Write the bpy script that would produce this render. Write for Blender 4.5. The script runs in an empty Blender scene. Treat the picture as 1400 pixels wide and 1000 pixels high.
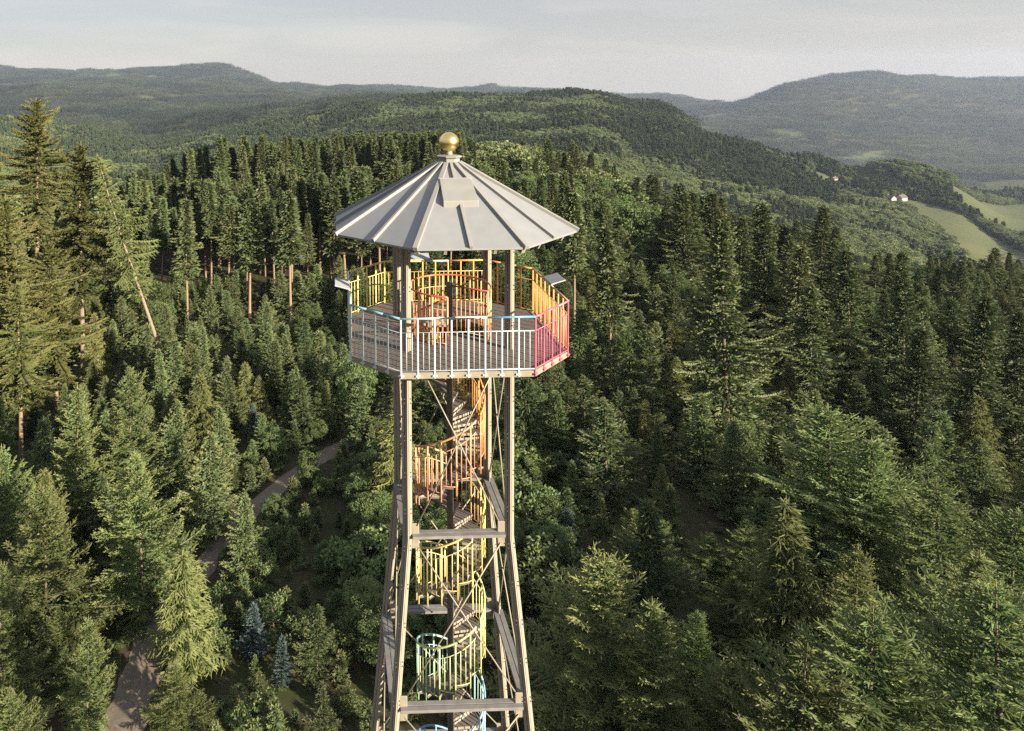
import bpy, math, random
import numpy as np
from math import radians as R, sin, cos, pi

# ------------------------------------------------------------------ camera, world, sun, exposure
S = bpy.context.scene
ZO = 28.6                                   # height of the platform handrail above the ground
CX, CY, CZ = -2.5795, -18.8194, 5.3542 + ZO
F, PITCH, ROLL, PX, PY = 970.39, 0.0519, -0.0102, 480.96, 169.32
SUN_EL, SUN_AZ = R(17), R(-41)              # azimuth from +x, negative = towards the camera

cam = bpy.data.cameras.new("camera")
co = bpy.data.objects.new("camera", cam); S.collection.objects.link(co)
co.location = (CX, CY, CZ)
co.rotation_mode = 'QUATERNION'
from mathutils import Matrix, Vector
co.rotation_quaternion = (Matrix.Rotation(pi / 2 - PITCH, 3, 'X') @ Matrix.Rotation(ROLL, 3, 'Z')).to_quaternion()
cam.sensor_fit = 'HORIZONTAL'; cam.sensor_width = 36
cam.lens = 36 * F / 1400
cam.shift_x = (700 - PX) / 1400; cam.shift_y = (PY - 500) / 1400
cam.clip_start = 0.2; cam.clip_end = 40000
S.camera = co

S.view_settings.view_transform = 'Standard'; S.view_settings.look = 'None'
S.view_settings.exposure = 1.95; S.view_settings.gamma = 1
S.cycles.use_denoising = False; S.cycles.denoiser = 'OPENIMAGEDENOISE'
S.cycles.max_bounces = 6; S.cycles.diffuse_bounces = 3; S.cycles.transmission_bounces = 3
S.cycles.transparent_max_bounces = 4; S.cycles.volume_bounces = 1
S.cycles.use_adaptive_sampling = False; S.cycles.sample_clamp_indirect = 3.0
S.render.use_persistent_data = False

W = bpy.data.worlds.new("World"); S.world = W; W.use_nodes = True
nt = W.node_tree; N = nt.nodes; L = nt.links
bg = N["Background"]
sky = N.new("ShaderNodeTexSky"); sky.sky_type = 'NISHITA'; sky.sun_disc = False
sky.sun_elevation = SUN_EL; sky.sun_rotation = pi / 2 - SUN_AZ
sky.altitude = 600; sky.sun_intensity = 1.0; sky.air_density = 1.0; sky.dust_density = 2.0; sky.ozone_density = 1.5
tc = N.new("ShaderNodeTexCoord")
sep = N.new("ShaderNodeSeparateXYZ"); L.new(tc.outputs["Generated"], sep.inputs[0])
mx = N.new("ShaderNodeMath"); mx.operation = 'MAXIMUM'; mx.inputs[1].default_value = 0.03
L.new(sep.outputs[2], mx.inputs[0])
cmb = N.new("ShaderNodeCombineXYZ")
L.new(sep.outputs[0], cmb.inputs[0]); L.new(sep.outputs[1], cmb.inputs[1]); L.new(mx.outputs[0], cmb.inputs[2])
L.new(cmb.outputs[0], sky.inputs[0])
# thin high cloud veil: grey-white, streaky
mp = N.new("ShaderNodeMapping"); mp.inputs["Scale"].default_value = (2.2, 2.2, 16); L.new(cmb.outputs[0], mp.inputs[0])
nz = N.new("ShaderNodeTexNoise"); nz.inputs["Scale"].default_value = 1.6; nz.inputs["Detail"].default_value = 7
nz.inputs["Distortion"].default_value = 0.6; L.new(mp.outputs[0], nz.inputs["Vector"])
cr = N.new("ShaderNodeValToRGB")
nz.inputs['Scale'].default_value = 1.3
cr.color_ramp.elements[0].position = 0.45; cr.color_ramp.elements[0].color = (1.16, 1.11, 1.09, 1)
cr.color_ramp.elements[1].position = 0.68; cr.color_ramp.elements[1].color = (1.46, 1.35, 1.28, 1)
L.new(nz.outputs[0], cr.inputs[0])
mixc = N.new("ShaderNodeMix"); mixc.data_type = 'RGBA'; 
zf = N.new("ShaderNodeMapRange"); zf.inputs[1].default_value = 0.22; zf.inputs[2].default_value = 0.6; zf.inputs[3].default_value = 0.88; zf.inputs[4].default_value = 0.6
L.new(sep.outputs[2], zf.inputs[0]); L.new(zf.outputs[0], mixc.inputs["Factor"])

lowm = N.new("ShaderNodeMapRange"); lowm.inputs[1].default_value = 0.03; lowm.inputs[2].default_value = 0.17; lowm.inputs[3].default_value = 1.0; lowm.inputs[4].default_value = 0.0
L.new(sep.outputs[2], lowm.inputs[0])
glow = N.new("ShaderNodeMix"); glow.data_type = 'RGBA'; glow.blend_type = 'MULTIPLY'; glow.inputs["B"].default_value = (1.07, 0.99, 0.93, 1)
L.new(lowm.outputs[0], glow.inputs["Factor"]); L.new(cr.outputs[0], glow.inputs["A"])
hi = N.new("ShaderNodeMapRange"); hi.inputs[1].default_value = 0.20; hi.inputs[2].default_value = 0.5; hi.inputs[3].default_value = 1.0; hi.inputs[4].default_value = 1.9  # upper sky out of view, brightened to lift the shadows among the trees
L.new(sep.outputs[2], hi.inputs[0])
upc = N.new("ShaderNodeVectorMath"); upc.operation = 'SCALE'; L.new(glow.outputs["Result"], upc.inputs[0]); L.new(hi.outputs[0], upc.inputs["Scale"])
L.new(sky.outputs[0], mixc.inputs["A"]); L.new(upc.outputs[0], mixc.inputs["B"])
L.new(mixc.outputs["Result"], bg.inputs[0]); bg.inputs[1].default_value = 0.1

sl = bpy.data.lights.new("sun", 'SUN'); sl.energy = 5.0; sl.angle = R(0.55); sl.color = (1.0, 0.865, 0.645)
so = bpy.data.objects.new("sun", sl); S.collection.objects.link(so)
sd = Vector((cos(SUN_EL) * cos(SUN_AZ), cos(SUN_EL) * sin(SUN_AZ), sin(SUN_EL)))
so.rotation_euler = sd.to_track_quat('Z', 'Y').to_euler(); so.location = (60, -30, 80)

COL = S.collection
rng = np.random.default_rng(7)
random.seed(7)

# ------------------------------------------------------------------ helpers
def tag(o, label=None, cat=None, group=None, kind=None):
    if label: o["label"] = label
    if cat: o["category"] = cat
    if group: o["group"] = group
    if kind: o["kind"] = kind
    return o
def link(name, me, parent=None):
    o = bpy.data.objects.new(name, me); COL.objects.link(o)
    if parent is not None: o.parent = parent
    return o
def empty(name, loc=(0, 0, 0), rz=0.0):
    o = bpy.data.objects.new(name, None); COL.objects.link(o)
    o.location = loc; o.rotation_euler = (0, 0, rz); o.empty_display_size = 0.3
    return o
def np_mesh(name, V, Fq, mats, mat_idx=None, attr=None, smooth=False):
    """V (n,3); Fq (m,k) constant k; attr = dict name -> per-vertex float"""
    me = bpy.data.meshes.new(name)
    V = np.asarray(V, np.float32); Fq = np.asarray(Fq, np.int32); k = Fq.shape[1]
    me.vertices.add(len(V)); me.vertices.foreach_set("co", V.ravel())
    me.loops.add(Fq.size); me.loops.foreach_set("vertex_index", Fq.ravel())
    me.polygons.add(len(Fq)); me.polygons.foreach_set("loop_start", np.arange(0, Fq.size, k, dtype=np.int32))
    if mat_idx is not None: me.polygons.foreach_set("material_index", np.asarray(mat_idx, np.int32))
    for m in mats: me.materials.append(m)
    if attr:
        for n, a in attr.items():
            at = me.attributes.new(n, 'FLOAT', 'POINT'); at.data.foreach_set("value", np.asarray(a, np.float32))
    me.update(calc_edges=True)
    if smooth: me.polygons.foreach_set("use_smooth", np.ones(len(Fq), bool))
    return me

class MB:
    """collects shapes and links them as ONE mesh object"""
    def __init__(s): s.v = []; s.f = []
    def poly(s, pts, faces):
        b = len(s.v); s.v += [tuple(p) for p in pts]; s.f += [tuple(b + i for i in f) for f in faces]; return s
    def box(s, c, d, rz=0.0, M=None):
        hx, hy, hz = d[0] / 2, d[1] / 2, d[2] / 2
        P = [Vector((x, y, z)) for z in (-hz, hz) for y in (-hy, hy) for x in (-hx, hx)]
        M = M or Matrix.Rotation(rz, 3, 'Z')
        P = [Vector(c) + M @ p for p in P]
        return s.poly(P, [(0, 2, 3, 1), (4, 5, 7, 6), (0, 1, 5, 4), (2, 6, 7, 3), (0, 4, 6, 2), (1, 3, 7, 5)])
    def bar(s, a, b, w, h, up=(0, 0, 1)):
        """rectangular bar from a to b; w across, h along 'up'"""
        a, b = Vector(a), Vector(b); d = (b - a).normalized(); u = Vector(up)
        x = d.cross(u).normalized(); u = x.cross(d).normalized()
        P = []
        for q in (a, b):
            for sx, su in ((-1, -1), (1, -1), (1, 1), (-1, 1)): P.append(q + x * sx * w / 2 + u * su * h / 2)
        return s.poly(P, [(0, 1, 2, 3), (7, 6, 5, 4), (0, 4, 5, 1), (1, 5, 6, 2), (2, 6, 7, 3), (3, 7, 4, 0)])
    def tube(s, pts, r, n=8, close=False):
        pts = [Vector(p) for p in pts]; m = len(pts); rs = r if hasattr(r, '__len__') else [r] * m
        P = []; x = None
        for i, p in enumerate(pts):
            if close: d = pts[(i + 1) % m] - pts[i - 1]
            else: d = pts[min(i + 1, m - 1)] - pts[max(i - 1, 0)]
            d.normalize()
            if x is None: x = d.orthogonal().normalized()
            else: x = (x - d * x.dot(d)).normalized()
            y = d.cross(x)
            for k in range(n):
                a = 2 * pi * k / n; P.append(p + (x * cos(a) + y * sin(a)) * rs[i])
        fs = []
        for i in range(m if close else m - 1):
            j = (i + 1) % m
            for k in range(n): fs.append((i * n + k, i * n + (k + 1) % n, j * n + (k + 1) % n, j * n + k))
        if not close: fs += [tuple(range(n - 1, -1, -1)), tuple((m - 1) * n + k for k in range(n))]
        return s.poly(P, fs)
    def lathe(s, prof, n=24, c=(0, 0, 0), ph=0.0):
        P = []; m = len(prof)
        for r, z in prof:
            for k in range(n):
                a = ph + 2 * pi * k / n; P.append((c[0] + r * cos(a), c[1] + r * sin(a), c[2] + z))
        fs = [(i * n + k, i * n + (k + 1) % n, (i + 1) * n + (k + 1) % n, (i + 1) * n + k) for i in range(m - 1) for k in range(n)]
        fs += [tuple(range(n - 1, -1, -1)), tuple((m - 1) * n + k for k in range(n))]
        return s.poly(P, fs)
    def sweep(s, profs):
        """profs: list of equally long point loops"""
        n = len(profs[0]); P = [p for q in profs for p in q]; fs = []
        for i in range(len(profs) - 1):
            for k in range(n): fs.append((i * n + k, i * n + (k + 1) % n, (i + 1) * n + (k + 1) % n, (i + 1) * n + k))
        fs += [tuple(range(n - 1, -1, -1)), tuple((len(profs) - 1) * n + k for k in range(n))]
        return s.poly(P, fs)
    def build(s, name, mat, parent=None, smooth=False, bevel=0.0):
        me = bpy.data.meshes.new(name); me.from_pydata([tuple(p) for p in s.v], [], s.f); me.update()
        me.materials.append(mat)
        if smooth: me.polygons.foreach_set("use_smooth", [True] * len(me.polygons))
        o = link(name, me, parent)
        if bevel:
            b = o.modifiers.new("bevel", 'BEVEL'); b.width = bevel; b.segments = 2; b.limit_method = 'ANGLE'
        return o

def shader(name):
    m = bpy.data.materials.new(name); m.use_nodes = True
    return m, m.node_tree.nodes, m.node_tree.links, m.node_tree.nodes["Principled BSDF"]
def rgb_mix(n, l, fac, a, b):
    x = n.new("ShaderNodeMix"); x.data_type = 'RGBA'
    if hasattr(fac, 'is_linked'): l.new(fac, x.inputs["Factor"])
    else: x.inputs["Factor"].default_value = fac
    for s_, v in (("A", a), ("B", b)):
        if hasattr(v, 'is_linked'): l.new(v, x.inputs[s_])
        else: x.inputs[s_].default_value = (*v, 1)
    return x.outputs["Result"]
def noise(n, l, scale, detail=4, vec=None, stretch=None):
    t = n.new("ShaderNodeTexNoise"); t.inputs["Scale"].default_value = scale; t.inputs["Detail"].default_value = detail
    if vec is None:
        c = n.new("ShaderNodeTexCoord"); vec = c.outputs["Object"]
    if stretch:
        m = n.new("ShaderNodeMapping"); m.inputs["Scale"].default_value = stretch; l.new(vec, m.inputs[0]); vec = m.outputs[0]
    l.new(vec, t.inputs["Vector"]); return t.outputs[0]
def ramp(n, l, fac, p0, p1):
    r = n.new("ShaderNodeMapRange"); r.inputs[1].default_value = p0; r.inputs[2].default_value = p1; l.new(fac, r.inputs[0]); return r.outputs[0]

def mat_simple(name, a, b, scale=8, rough=0.6, metal=0.0, stretch=None, bump=0.0, p=(0.3, 0.7)):
    m, n, l, p_ = shader(name)
    f = noise(n, l, scale, 6, None, stretch)
    l.new(rgb_mix(n, l, ramp(n, l, f, *p), a, b), p_.inputs["Base Color"])
    p_.inputs["Roughness"].default_value = rough; p_.inputs["Metallic"].default_value = metal
    if bump:
        bm = n.new("ShaderNodeBump"); bm.inputs["Strength"].default_value = bump; bm.inputs["Distance"].default_value = 0.02
        l.new(f, bm.inputs["Height"]); l.new(bm.outputs[0], p_.inputs["Normal"])
    return m
def mat_foliage(name, dark, light, tip, transl=0.32, var=0.28):
    """needles/leaves: colour runs from old growth to the pale new shoots (attribute 'tip'); every tree differs a little"""
    m, n, l, p = shader(name)
    at = n.new("ShaderNodeAttribute"); at.attribute_name = "tip"
    oi = n.new("ShaderNodeObjectInfo")
    f = noise(n, l, 0.9, 3)
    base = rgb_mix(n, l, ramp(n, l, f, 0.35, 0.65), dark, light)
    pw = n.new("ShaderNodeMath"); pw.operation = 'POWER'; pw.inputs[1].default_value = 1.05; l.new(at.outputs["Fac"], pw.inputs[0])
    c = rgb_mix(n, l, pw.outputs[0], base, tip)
    hs = n.new("ShaderNodeHueSaturation"); l.new(c, hs.inputs["Color"])
    v = n.new("ShaderNodeMapRange"); v.inputs[3].default_value = 1 - var; v.inputs[4].default_value = 1 + var; l.new(oi.outputs["Random"], v.inputs[0])
    l.new(v.outputs[0], hs.inputs["Value"])
    m2 = n.new("ShaderNodeMath"); m2.operation = 'MULTIPLY'; m2.inputs[1].default_value = 7.31; l.new(oi.outputs["Random"], m2.inputs[0])
    fr = n.new("ShaderNodeMath"); fr.operation = 'FRACT'; l.new(m2.outputs[0], fr.inputs[0])
    h = n.new("ShaderNodeMapRange"); h.inputs[3].default_value = 0.48; h.inputs[4].default_value = 0.515; l.new(fr.outputs[0], h.inputs[0])
    l.new(h.outputs[0], hs.inputs["Hue"])
    l.new(hs.outputs[0], p.inputs["Base Color"])
    p.inputs["Roughness"].default_value = 0.6
    p.inputs["Specular IOR Level"].default_value = 0.25
    tr = n.new("ShaderNodeBsdfTranslucent"); l.new(hs.outputs[0], tr.inputs[0])
    ms = n.new("ShaderNodeMixShader"); ms.inputs[0].default_value = transl
    out = n["Material Output"]
    l.new(p.outputs[0], ms.inputs[1]); l.new(tr.outputs[0], ms.inputs[2]); l.new(ms.outputs[0], out.inputs[0])
    return m

M = {}
M['wood'] = mat_simple('weathered_timber', (0.215, 0.192, 0.152), (0.155, 0.137, 0.111), 3, 0.8, stretch=(6, 6, 0.5), bump=0.3)
M['plank'] = mat_simple('grey_planks', (0.148, 0.144, 0.144), (0.104, 0.100, 0.100), 4, 0.85, bump=0.3)
M['steel'] = mat_simple('cream_steel', (0.207, 0.181, 0.141), (0.163, 0.141, 0.111), 6, 0.55)
M['pole'] = mat_simple('dark_steel', (0.111, 0.100, 0.092), (0.081, 0.074, 0.070), 5, 0.55)
M['tread'] = mat_simple('grating_tread', (0.074, 0.063, 0.056), (0.126, 0.107, 0.092), 45, 0.8, bump=0.5)
M['nosing'] = mat_simple('tread_nosing', (0.266, 0.237, 0.200), (0.133, 0.115, 0.096), 16, 0.7)
M['zinc'] = mat_simple('zinc_roof', (0.167, 0.173, 0.185), (0.144, 0.152, 0.164), 3.5, 0.5, 0.0, stretch=(1, 1, 0.35), bump=0.06, p=(0.25, 0.75))
M['zincrib'] = mat_simple('zinc_ribs', (0.185, 0.185, 0.181), (0.159, 0.159, 0.155), 2.5, 0.5, 0.0)
M['soffit'] = mat_simple('soffit_boards', (0.185, 0.148, 0.111), (0.148, 0.118, 0.089), 3, 0.8)
M['board'] = mat_simple('board_enamel', (0.296, 0.311, 0.333), (0.237, 0.252, 0.281), 9, 0.45)
M['bark'] = mat_simple('spruce_bark', (0.13, 0.088, 0.058), (0.20, 0.142, 0.097), 5, 0.9, stretch=(5, 5, 1.2), bump=0.5)
m_, n_, l_, p_ = shader('gold_leaf'); M['gold'] = m_
M['palebark'] = mat_simple('pale_bark', (0.20, 0.155, 0.115), (0.13, 0.10, 0.075), 4, 0.9, stretch=(5, 5, 1.2), bump=0.4)
M['twigbark'] = mat_simple('young_bark', (0.075, 0.058, 0.042), (0.11, 0.085, 0.06), 6, 0.9, stretch=(5, 5, 1.2), bump=0.4)
p_.inputs["Base Color"].default_value = (0.83, 0.62, 0.26, 1); p_.inputs["Metallic"].default_value = 1.0; p_.inputs["Roughness"].default_value = 0.27
# deck boards: thin brown-grey planks
m_, n_, l_, p_ = shader('deck_boards'); M['deck'] = m_
c_ = n_.new("ShaderNodeTexCoord"); wv = n_.new("ShaderNodeTexWave"); wv.bands_direction = 'Y'
wv.inputs["Scale"].default_value = 2.6; wv.inputs["Distortion"].default_value = 0.2; l_.new(c_.outputs["Object"], wv.inputs["Vector"])
nn = noise(n_, l_, 14, 5, c_.outputs["Object"], (0.5, 3, 1))
ca = rgb_mix(n_, l_, ramp(n_, l_, nn, 0.3, 0.7), (0.135, 0.112, 0.100), (0.092, 0.077, 0.070))
l_.new(rgb_mix(n_, l_, ramp(n_, l_, wv.outputs[1], 0.04, 0.16), (0.05, 0.04, 0.04), ca), p_.inputs["Base Color"]); p_.inputs["Roughness"].default_value = 0.8
# railing paint: every bar carries its own colour on the object
m_, n_, l_, p_ = shader('railing_paint'); M['paint'] = m_
oi = n_.new("ShaderNodeObjectInfo"); f_ = noise(n_, l_, 6, 5)
wr = rgb_mix(n_, l_, ramp(n_, l_, f_, 0.62, 0.75), (0.68, 0.68, 0.68), (0.52, 0.50, 0.48))
mm = n_.new("ShaderNodeMix"); mm.data_type = 'RGBA'; mm.blend_type = 'MULTIPLY'; mm.inputs["Factor"].default_value = 1
l_.new(oi.outputs["Color"], mm.inputs["A"]); l_.new(wr, mm.inputs["B"]); hs_ = n_.new("ShaderNodeHueSaturation"); hs_.inputs["Saturation"].default_value = 0.97; l_.new(mm.outputs["Result"], hs_.inputs["Color"]); l_.new(hs_.outputs[0], p_.inputs["Base Color"])
p_.inputs["Roughness"].default_value = 0.42

M['spruce'] = mat_foliage('spruce_needles', (0.050, 0.090, 0.042), (0.082, 0.126, 0.054), (0.255, 0.265, 0.115))
M['fir'] = mat_foliage('fir_needles', (0.046, 0.068, 0.026), (0.082, 0.104, 0.034), (0.225, 0.210, 0.075))
M['larch'] = mat_foliage('larch_needles', (0.095, 0.120, 0.045), (0.135, 0.160, 0.055), (0.24, 0.245, 0.10), 0.35)
M['softgreen'] = mat_foliage('soft_green_needles', (0.048, 0.090, 0.040), (0.080, 0.128, 0.052), (0.22, 0.245, 0.105), 0.32, 0.35)
M['hilldark'] = mat_foliage('distant_conifers', (0.020, 0.034, 0.021), (0.030, 0.046, 0.026), (0.055, 0.068, 0.036), 0.15, 0.3)
M['hillleaf'] = mat_foliage('distant_broadleaf', (0.036, 0.056, 0.027), (0.055, 0.076, 0.034), (0.085, 0.10, 0.045), 0.2, 0.3)
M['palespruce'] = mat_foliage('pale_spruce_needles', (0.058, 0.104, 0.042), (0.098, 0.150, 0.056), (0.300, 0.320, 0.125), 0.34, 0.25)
M['far'] = mat_foliage('hillside_needles', (0.040, 0.066, 0.034), (0.060, 0.088, 0.042), (0.13, 0.145, 0.07), 0.2, 0.35)
M['farleaf'] = mat_foliage('hillside_leaves', (0.058, 0.092, 0.036), (0.085, 0.118, 0.045), (0.15, 0.17, 0.07), 0.25, 0.35)
M['blue'] = mat_foliage('blue_spruce_needles', (0.050, 0.085, 0.085), (0.080, 0.120, 0.118), (0.13, 0.18, 0.17))
M['leaf'] = mat_foliage('broad_leaves', (0.045, 0.085, 0.032), (0.075, 0.120, 0.042), (0.15, 0.185, 0.070), 0.3, 0.3)
M['dark'] = mat_foliage('stand_spruce_needles', (0.040, 0.066, 0.030), (0.066, 0.094, 0.038), (0.180, 0.190, 0.080), 0.2)

# ------------------------------------------------------------------ terrain
def fbm(x, y, seed=0, oct=4, lac=2.1):
    """cheap value noise, vectorised, -1..1"""
    x = np.asarray(x, float); y = np.asarray(y, float); tot = np.zeros(np.broadcast(x, y).shape); a = 1.0; nrm = 0
    for o in range(oct):
        xi = np.floor(x); yi = np.floor(y); fx = x - xi; fy = y - yi
        fx = fx * fx * (3 - 2 * fx); fy = fy * fy * (3 - 2 * fy)
        def h(i, j):
            s = np.sin(i * 127.1 + j * 311.7 + seed * 74.7 + o * 19.3) * 43758.5453
            return s - np.floor(s)
        v = (h(xi, yi) * (1 - fx) + h(xi + 1, yi) * fx) * (1 - fy) + (h(xi, yi + 1) * (1 - fx) + h(xi + 1, yi + 1) * fx) * fy
        tot += a * (v * 2 - 1); nrm += a; a *= 0.5; x = x * lac + 13.7; y = y * lac - 7.1
    return tot / nrm
DS = np.array([130, 200, 300, 450, 700, 1000, 1300, 1700, 2300, 3000, 4000, 5200, 6500, 8000], float)
TB = {   # ridge and valley heights, by bearing from the tower
 0:    [0, -10, -40, -70, -80, -43, -80, -58, -60, -51, 18, 116, 235, 150],
 100:  [0, -10, -40, -80, -110, -75, -110, -67, -78, -73, 2, 89, 195, 100],
 200:  [0, -8, -30, -60, -95, -100, -112, -102, -83, -82, -11, 95, 202, 100],
 300:  [0, 0, -20, -50, -85, -75, -81, -79, -36, -70, -23, 89, 215, 100],
 400:  [0, 0, -10, -40, -80, -80, -81, -58, -16, -70, -40, -18, 34, 0],
 500:  [0, 0, -5, -35, -60, -64, -54, -23, -7, -70, -40, -8, 0, -20],
 600:  [0, 0, -5, -32, -57, -54, -41, -12, -40, -90, -80, -60, -20, -60],
 700:  [0, 0, -5, -25, -55, -54, -38, -12, -60, -120, -120, -80, -30, -80],
 800:  [0, -2, -12, -47, -60, -54, -28, -7, -100, -200, -180, -90, -60, -100],
 900:  [-2, -10, -30, -63, -84, -80, -48, -30, -150, -280, -220, -130, -86, -150],
 1000: [-5, -18, -50, -79, -102, -111, -81, -130, -250, -310, -155, -115, -200, -250],
 1100: [-8, -25, -60, -89, -124, -125, -112, -220, -300, -300, -114, 35, 0, -100],
 1200: [-8, -28, -65, -98, -135, -146, -148, -240, -310, -325, -150, 92, 30, -50],
 1300: [-8, -28, -65, -105, -155, -160, -175, -260, -305, -340, -170, 25, 0, -50],
 1400: [-8, -28, -65, -110, -170, -189, -208, -239, -296, -340, -190, 41, 0, -50],
 1600: [-8, -28, -65, -120, -185, -220, -240, -260, -300, -340, -200, 30, 0, -50]}
CK = np.array(sorted(TB), float); TT = np.array([TB[int(k)] for k in CK], float)
def height(x, y):
    x = np.asarray(x, float); y = np.asarray(y, float)
    D = y - CY; px = PX + F * (x - CX) / np.maximum(D, 80)
    px = np.clip(px, CK[0], CK[-1])
    i = np.clip(np.searchsorted(CK, px, side='right') - 1, 0, len(CK) - 2)
    t = (px - CK[i]) / (CK[i + 1] - CK[i]); t = t * t * (3 - 2 * t)
    lD = np.clip(D, DS[0], DS[-1])
    j = np.clip(np.searchsorted(DS, lD, side='right') - 1, 0, len(DS) - 2)
    q = (lD - DS[j]) / (DS[j + 1] - DS[j]); q = 0.45 * q + 0.55 * q * q * (3 - 2 * q)
    z = (TT[i, j] * (1 - t) + TT[i + 1, j] * t) * (1 - q) + (TT[i, j + 1] * (1 - t) + TT[i + 1, j + 1] * t) * q
    far = np.clip((D - 350) / 1500, 0, 1)
    z = z + far * 30 * fbm(x / 420, y / 420, 3, 5) * np.clip(D / 2200, 0.35, 2.2) + np.clip((D - 2500) / 1500, 0, 1) * 60 * (0.27 - np.abs(fbm(x / 800, y / 800, 8, 4)))
    z = z + 38 * np.exp(-((x - 975) / 75) ** 2 - ((D - 1215) / 95) ** 2)
    z = z + np.clip((D - 45) / 60, 0, 1) * 0.8 * fbm(x / 25, y / 25, 5, 3)
    return z
def h1(x, y): return float(height(np.array([x]), np.array([y]))[0])
def ray(px, py):
    cr_, sr_ = cos(ROLL), sin(ROLL); a, b = px - PX, py - PY
    u = a * cr_ + b * sr_; v = -a * sr_ + b * cr_
    r, w = u / F, v / F
    return r / (cos(PITCH) - w * sin(PITCH)), (-sin(PITCH) - w * cos(PITCH)) / (cos(PITCH) - w * sin(PITCH))
def at_depth(px, py, D):
    kx, kz = ray(px, py); return CX + kx * D, CY + D, CZ + kz * D
def on_ground(px, py, D0=25.0):
    kx, kz = ray(px, py); Ds = D0 * 1.004 ** np.arange(1500)
    Ds = Ds[Ds < 8500]
    g = CZ + kz * Ds - height(CX + kx * Ds, CY + Ds)
    k = np.argmax(g < 0) if (g < 0).any() else len(Ds) - 1
    return CX + kx * Ds[k], CY + Ds[k], Ds[k]
def to_px(x, y, z):
    D = np.asarray(y) - CY; dz = np.asarray(z) - CZ; dx = np.asarray(x) - CX
    fw = D * cos(PITCH) - dz * sin(PITCH); up = D * sin(PITCH) + dz * cos(PITCH)
    fw = np.maximum(fw, 0.1); u = F * dx / fw; v = -F * up / fw
    return PX + u * cos(ROLL) - v * sin(ROLL), PY + u * sin(ROLL) + v * cos(ROLL)

# meadows and vineyards: outlines on the land, where no trees stand
FIELDS = [([(1114, 251), (1139, 247), (1205, 272), (1199, 277), (1158, 266)], 0.75),
          ([(1250, 283), (1327, 299), (1440, 360), (1440, 376), (1322, 327), (1258, 296)], 0.5),
          ([(1277, 308), (1440, 366), (1440, 408), (1350, 362)], 0.95),
          ([(1327, 273), (1460, 279), (1460, 340), (1400, 330), (1338, 298)], 0.28),
          ([(1336, 251), (1460, 248), (1460, 276), (1354, 267)], 0.85),
          ([(1028, 253), (1052, 255), (1050, 258), (1032, 257)], 0.9),
          ([(252, 212), (288, 210), (292, 219), (262, 222)], 1.0),
          ([(1165, 219), (1222, 208), (1218, 216), (1186, 226)], 0.35),
          ([(1050, 183), (1080, 178), (1096, 190), (1070, 189)], 0.5)]
FW = []
for pl, tone in FIELDS: FW.append((np.array([on_ground(*p, D0=500)[:2] for p in pl]), tone))
def in_poly(P, x, y):
    r = np.zeros(np.shape(x), bool); n = len(P); j = n - 1
    for i in range(n):
        xi, yi = P[i]; xj, yj = P[j]
        c = ((yi > y) != (yj > y)) & (x < (xj - xi) * (y - yi) / (yj - yi + 1e-9) + xi); r ^= c; j = i
    return r
FARM = [on_ground(*p, D0=600) for p in ((1232, 275), (1217, 274), (1141, 247))]
def field_mask(x, y):
    m = np.zeros(np.shape(x))
    for hx_, hy_, hD in FARM:      # yards and gardens round the farm buildings stay open
        DD = y - CY; m = np.where((np.abs((x - CX) / np.maximum(DD, 1) - (hx_ - CX) / hD) < 13 / hD) & (DD > hD - 95) & (DD < hD + 9), 0.6, m)
    for P, tone in FW: m = np.where(in_poly(P, x, y) | in_poly(P + np.array([-4.0, 22.0]), x, y) | in_poly(P + np.array([0, 45.0]) , x, y) & (y < 1700), tone, m)
    # small clearings on the far hills
    D = y - CY
    c = fbm(x / 260, y / 260, 11, 3)
    thr = np.where((x - CX) / np.maximum(D, 1) < 0.1, 0.47, 0.60)
    m = np.where((D > 1500) & (c > thr) & (m == 0), 0.75, m)
    return m
ys = [-320, -200, -120, -60]; y_ = -30.0
while y_ < 8100: ys.append(y_); y_ += max(4.0, (y_ + 19) * 0.016)
ys = np.array(ys)
xs = np.sinh(np.linspace(-1, 1, 361) * 5.6) / math.sinh(5.6) * 8600
XX, YY = np.meshgrid(xs, ys); ZZ = height(XX, YY)
nx, ny = len(xs), len(ys)
ii = (np.arange(ny - 1)[:, None] * nx + np.arange(nx - 1)[None]).ravel()
m_, n_, l_, p_ = shader('land'); M['land'] = m_
gm = n_.new("ShaderNodeNewGeometry"); at = n_.new("ShaderNodeAttribute"); at.attribute_name = "field"
f1 = noise(n_, l_, 0.35, 6, gm.outputs["Position"]); f2 = noise(n_, l_, 2.5, 5, gm.outputs["Position"])
fl = rgb_mix(n_, l_, ramp(n_, l_, f1, 0.42, 0.6), (0.060, 0.046, 0.030), (0.036, 0.048, 0.018))
fl = rgb_mix(n_, l_, ramp(n_, l_, f2, 0.35, 0.75), fl, (0.028, 0.030, 0.014))
wv = n_.new("ShaderNodeTexWave"); wv.inputs["Scale"].default_value = 0.035; wv.inputs["Distortion"].default_value = 1.5; wv.inputs["Detail Scale"].default_value = 0.3; wv.bands_direction = 'DIAGONAL'; l_.new(gm.outputs["Position"], wv.inputs["Vector"])
fa = rgb_mix(n_, l_, ramp(n_, l_, noise(n_, l_, 0.012, 4, gm.outputs["Position"]), 0.35, 0.65), (0.050, 0.064, 0.028), (0.088, 0.085, 0.044))
fb = rgb_mix(n_, l_, wv.outputs[1], (0.036, 0.054, 0.022), (0.085, 0.088, 0.045))
fi = rgb_mix(n_, l_, ramp(n_, l_, at.outputs["Fac"], 0.45, 1.15), fb, fa)
l_.new(rgb_mix(n_, l_, ramp(n_, l_, at.outputs["Fac"], 0.05, 0.2), fl, fi), p_.inputs["Base Color"])
p_.inputs["Roughness"].default_value = 0.95; p_.inputs["Specular IOR Level"].default_value = 0.1
fm = field_mask(XX, YY)
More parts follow.
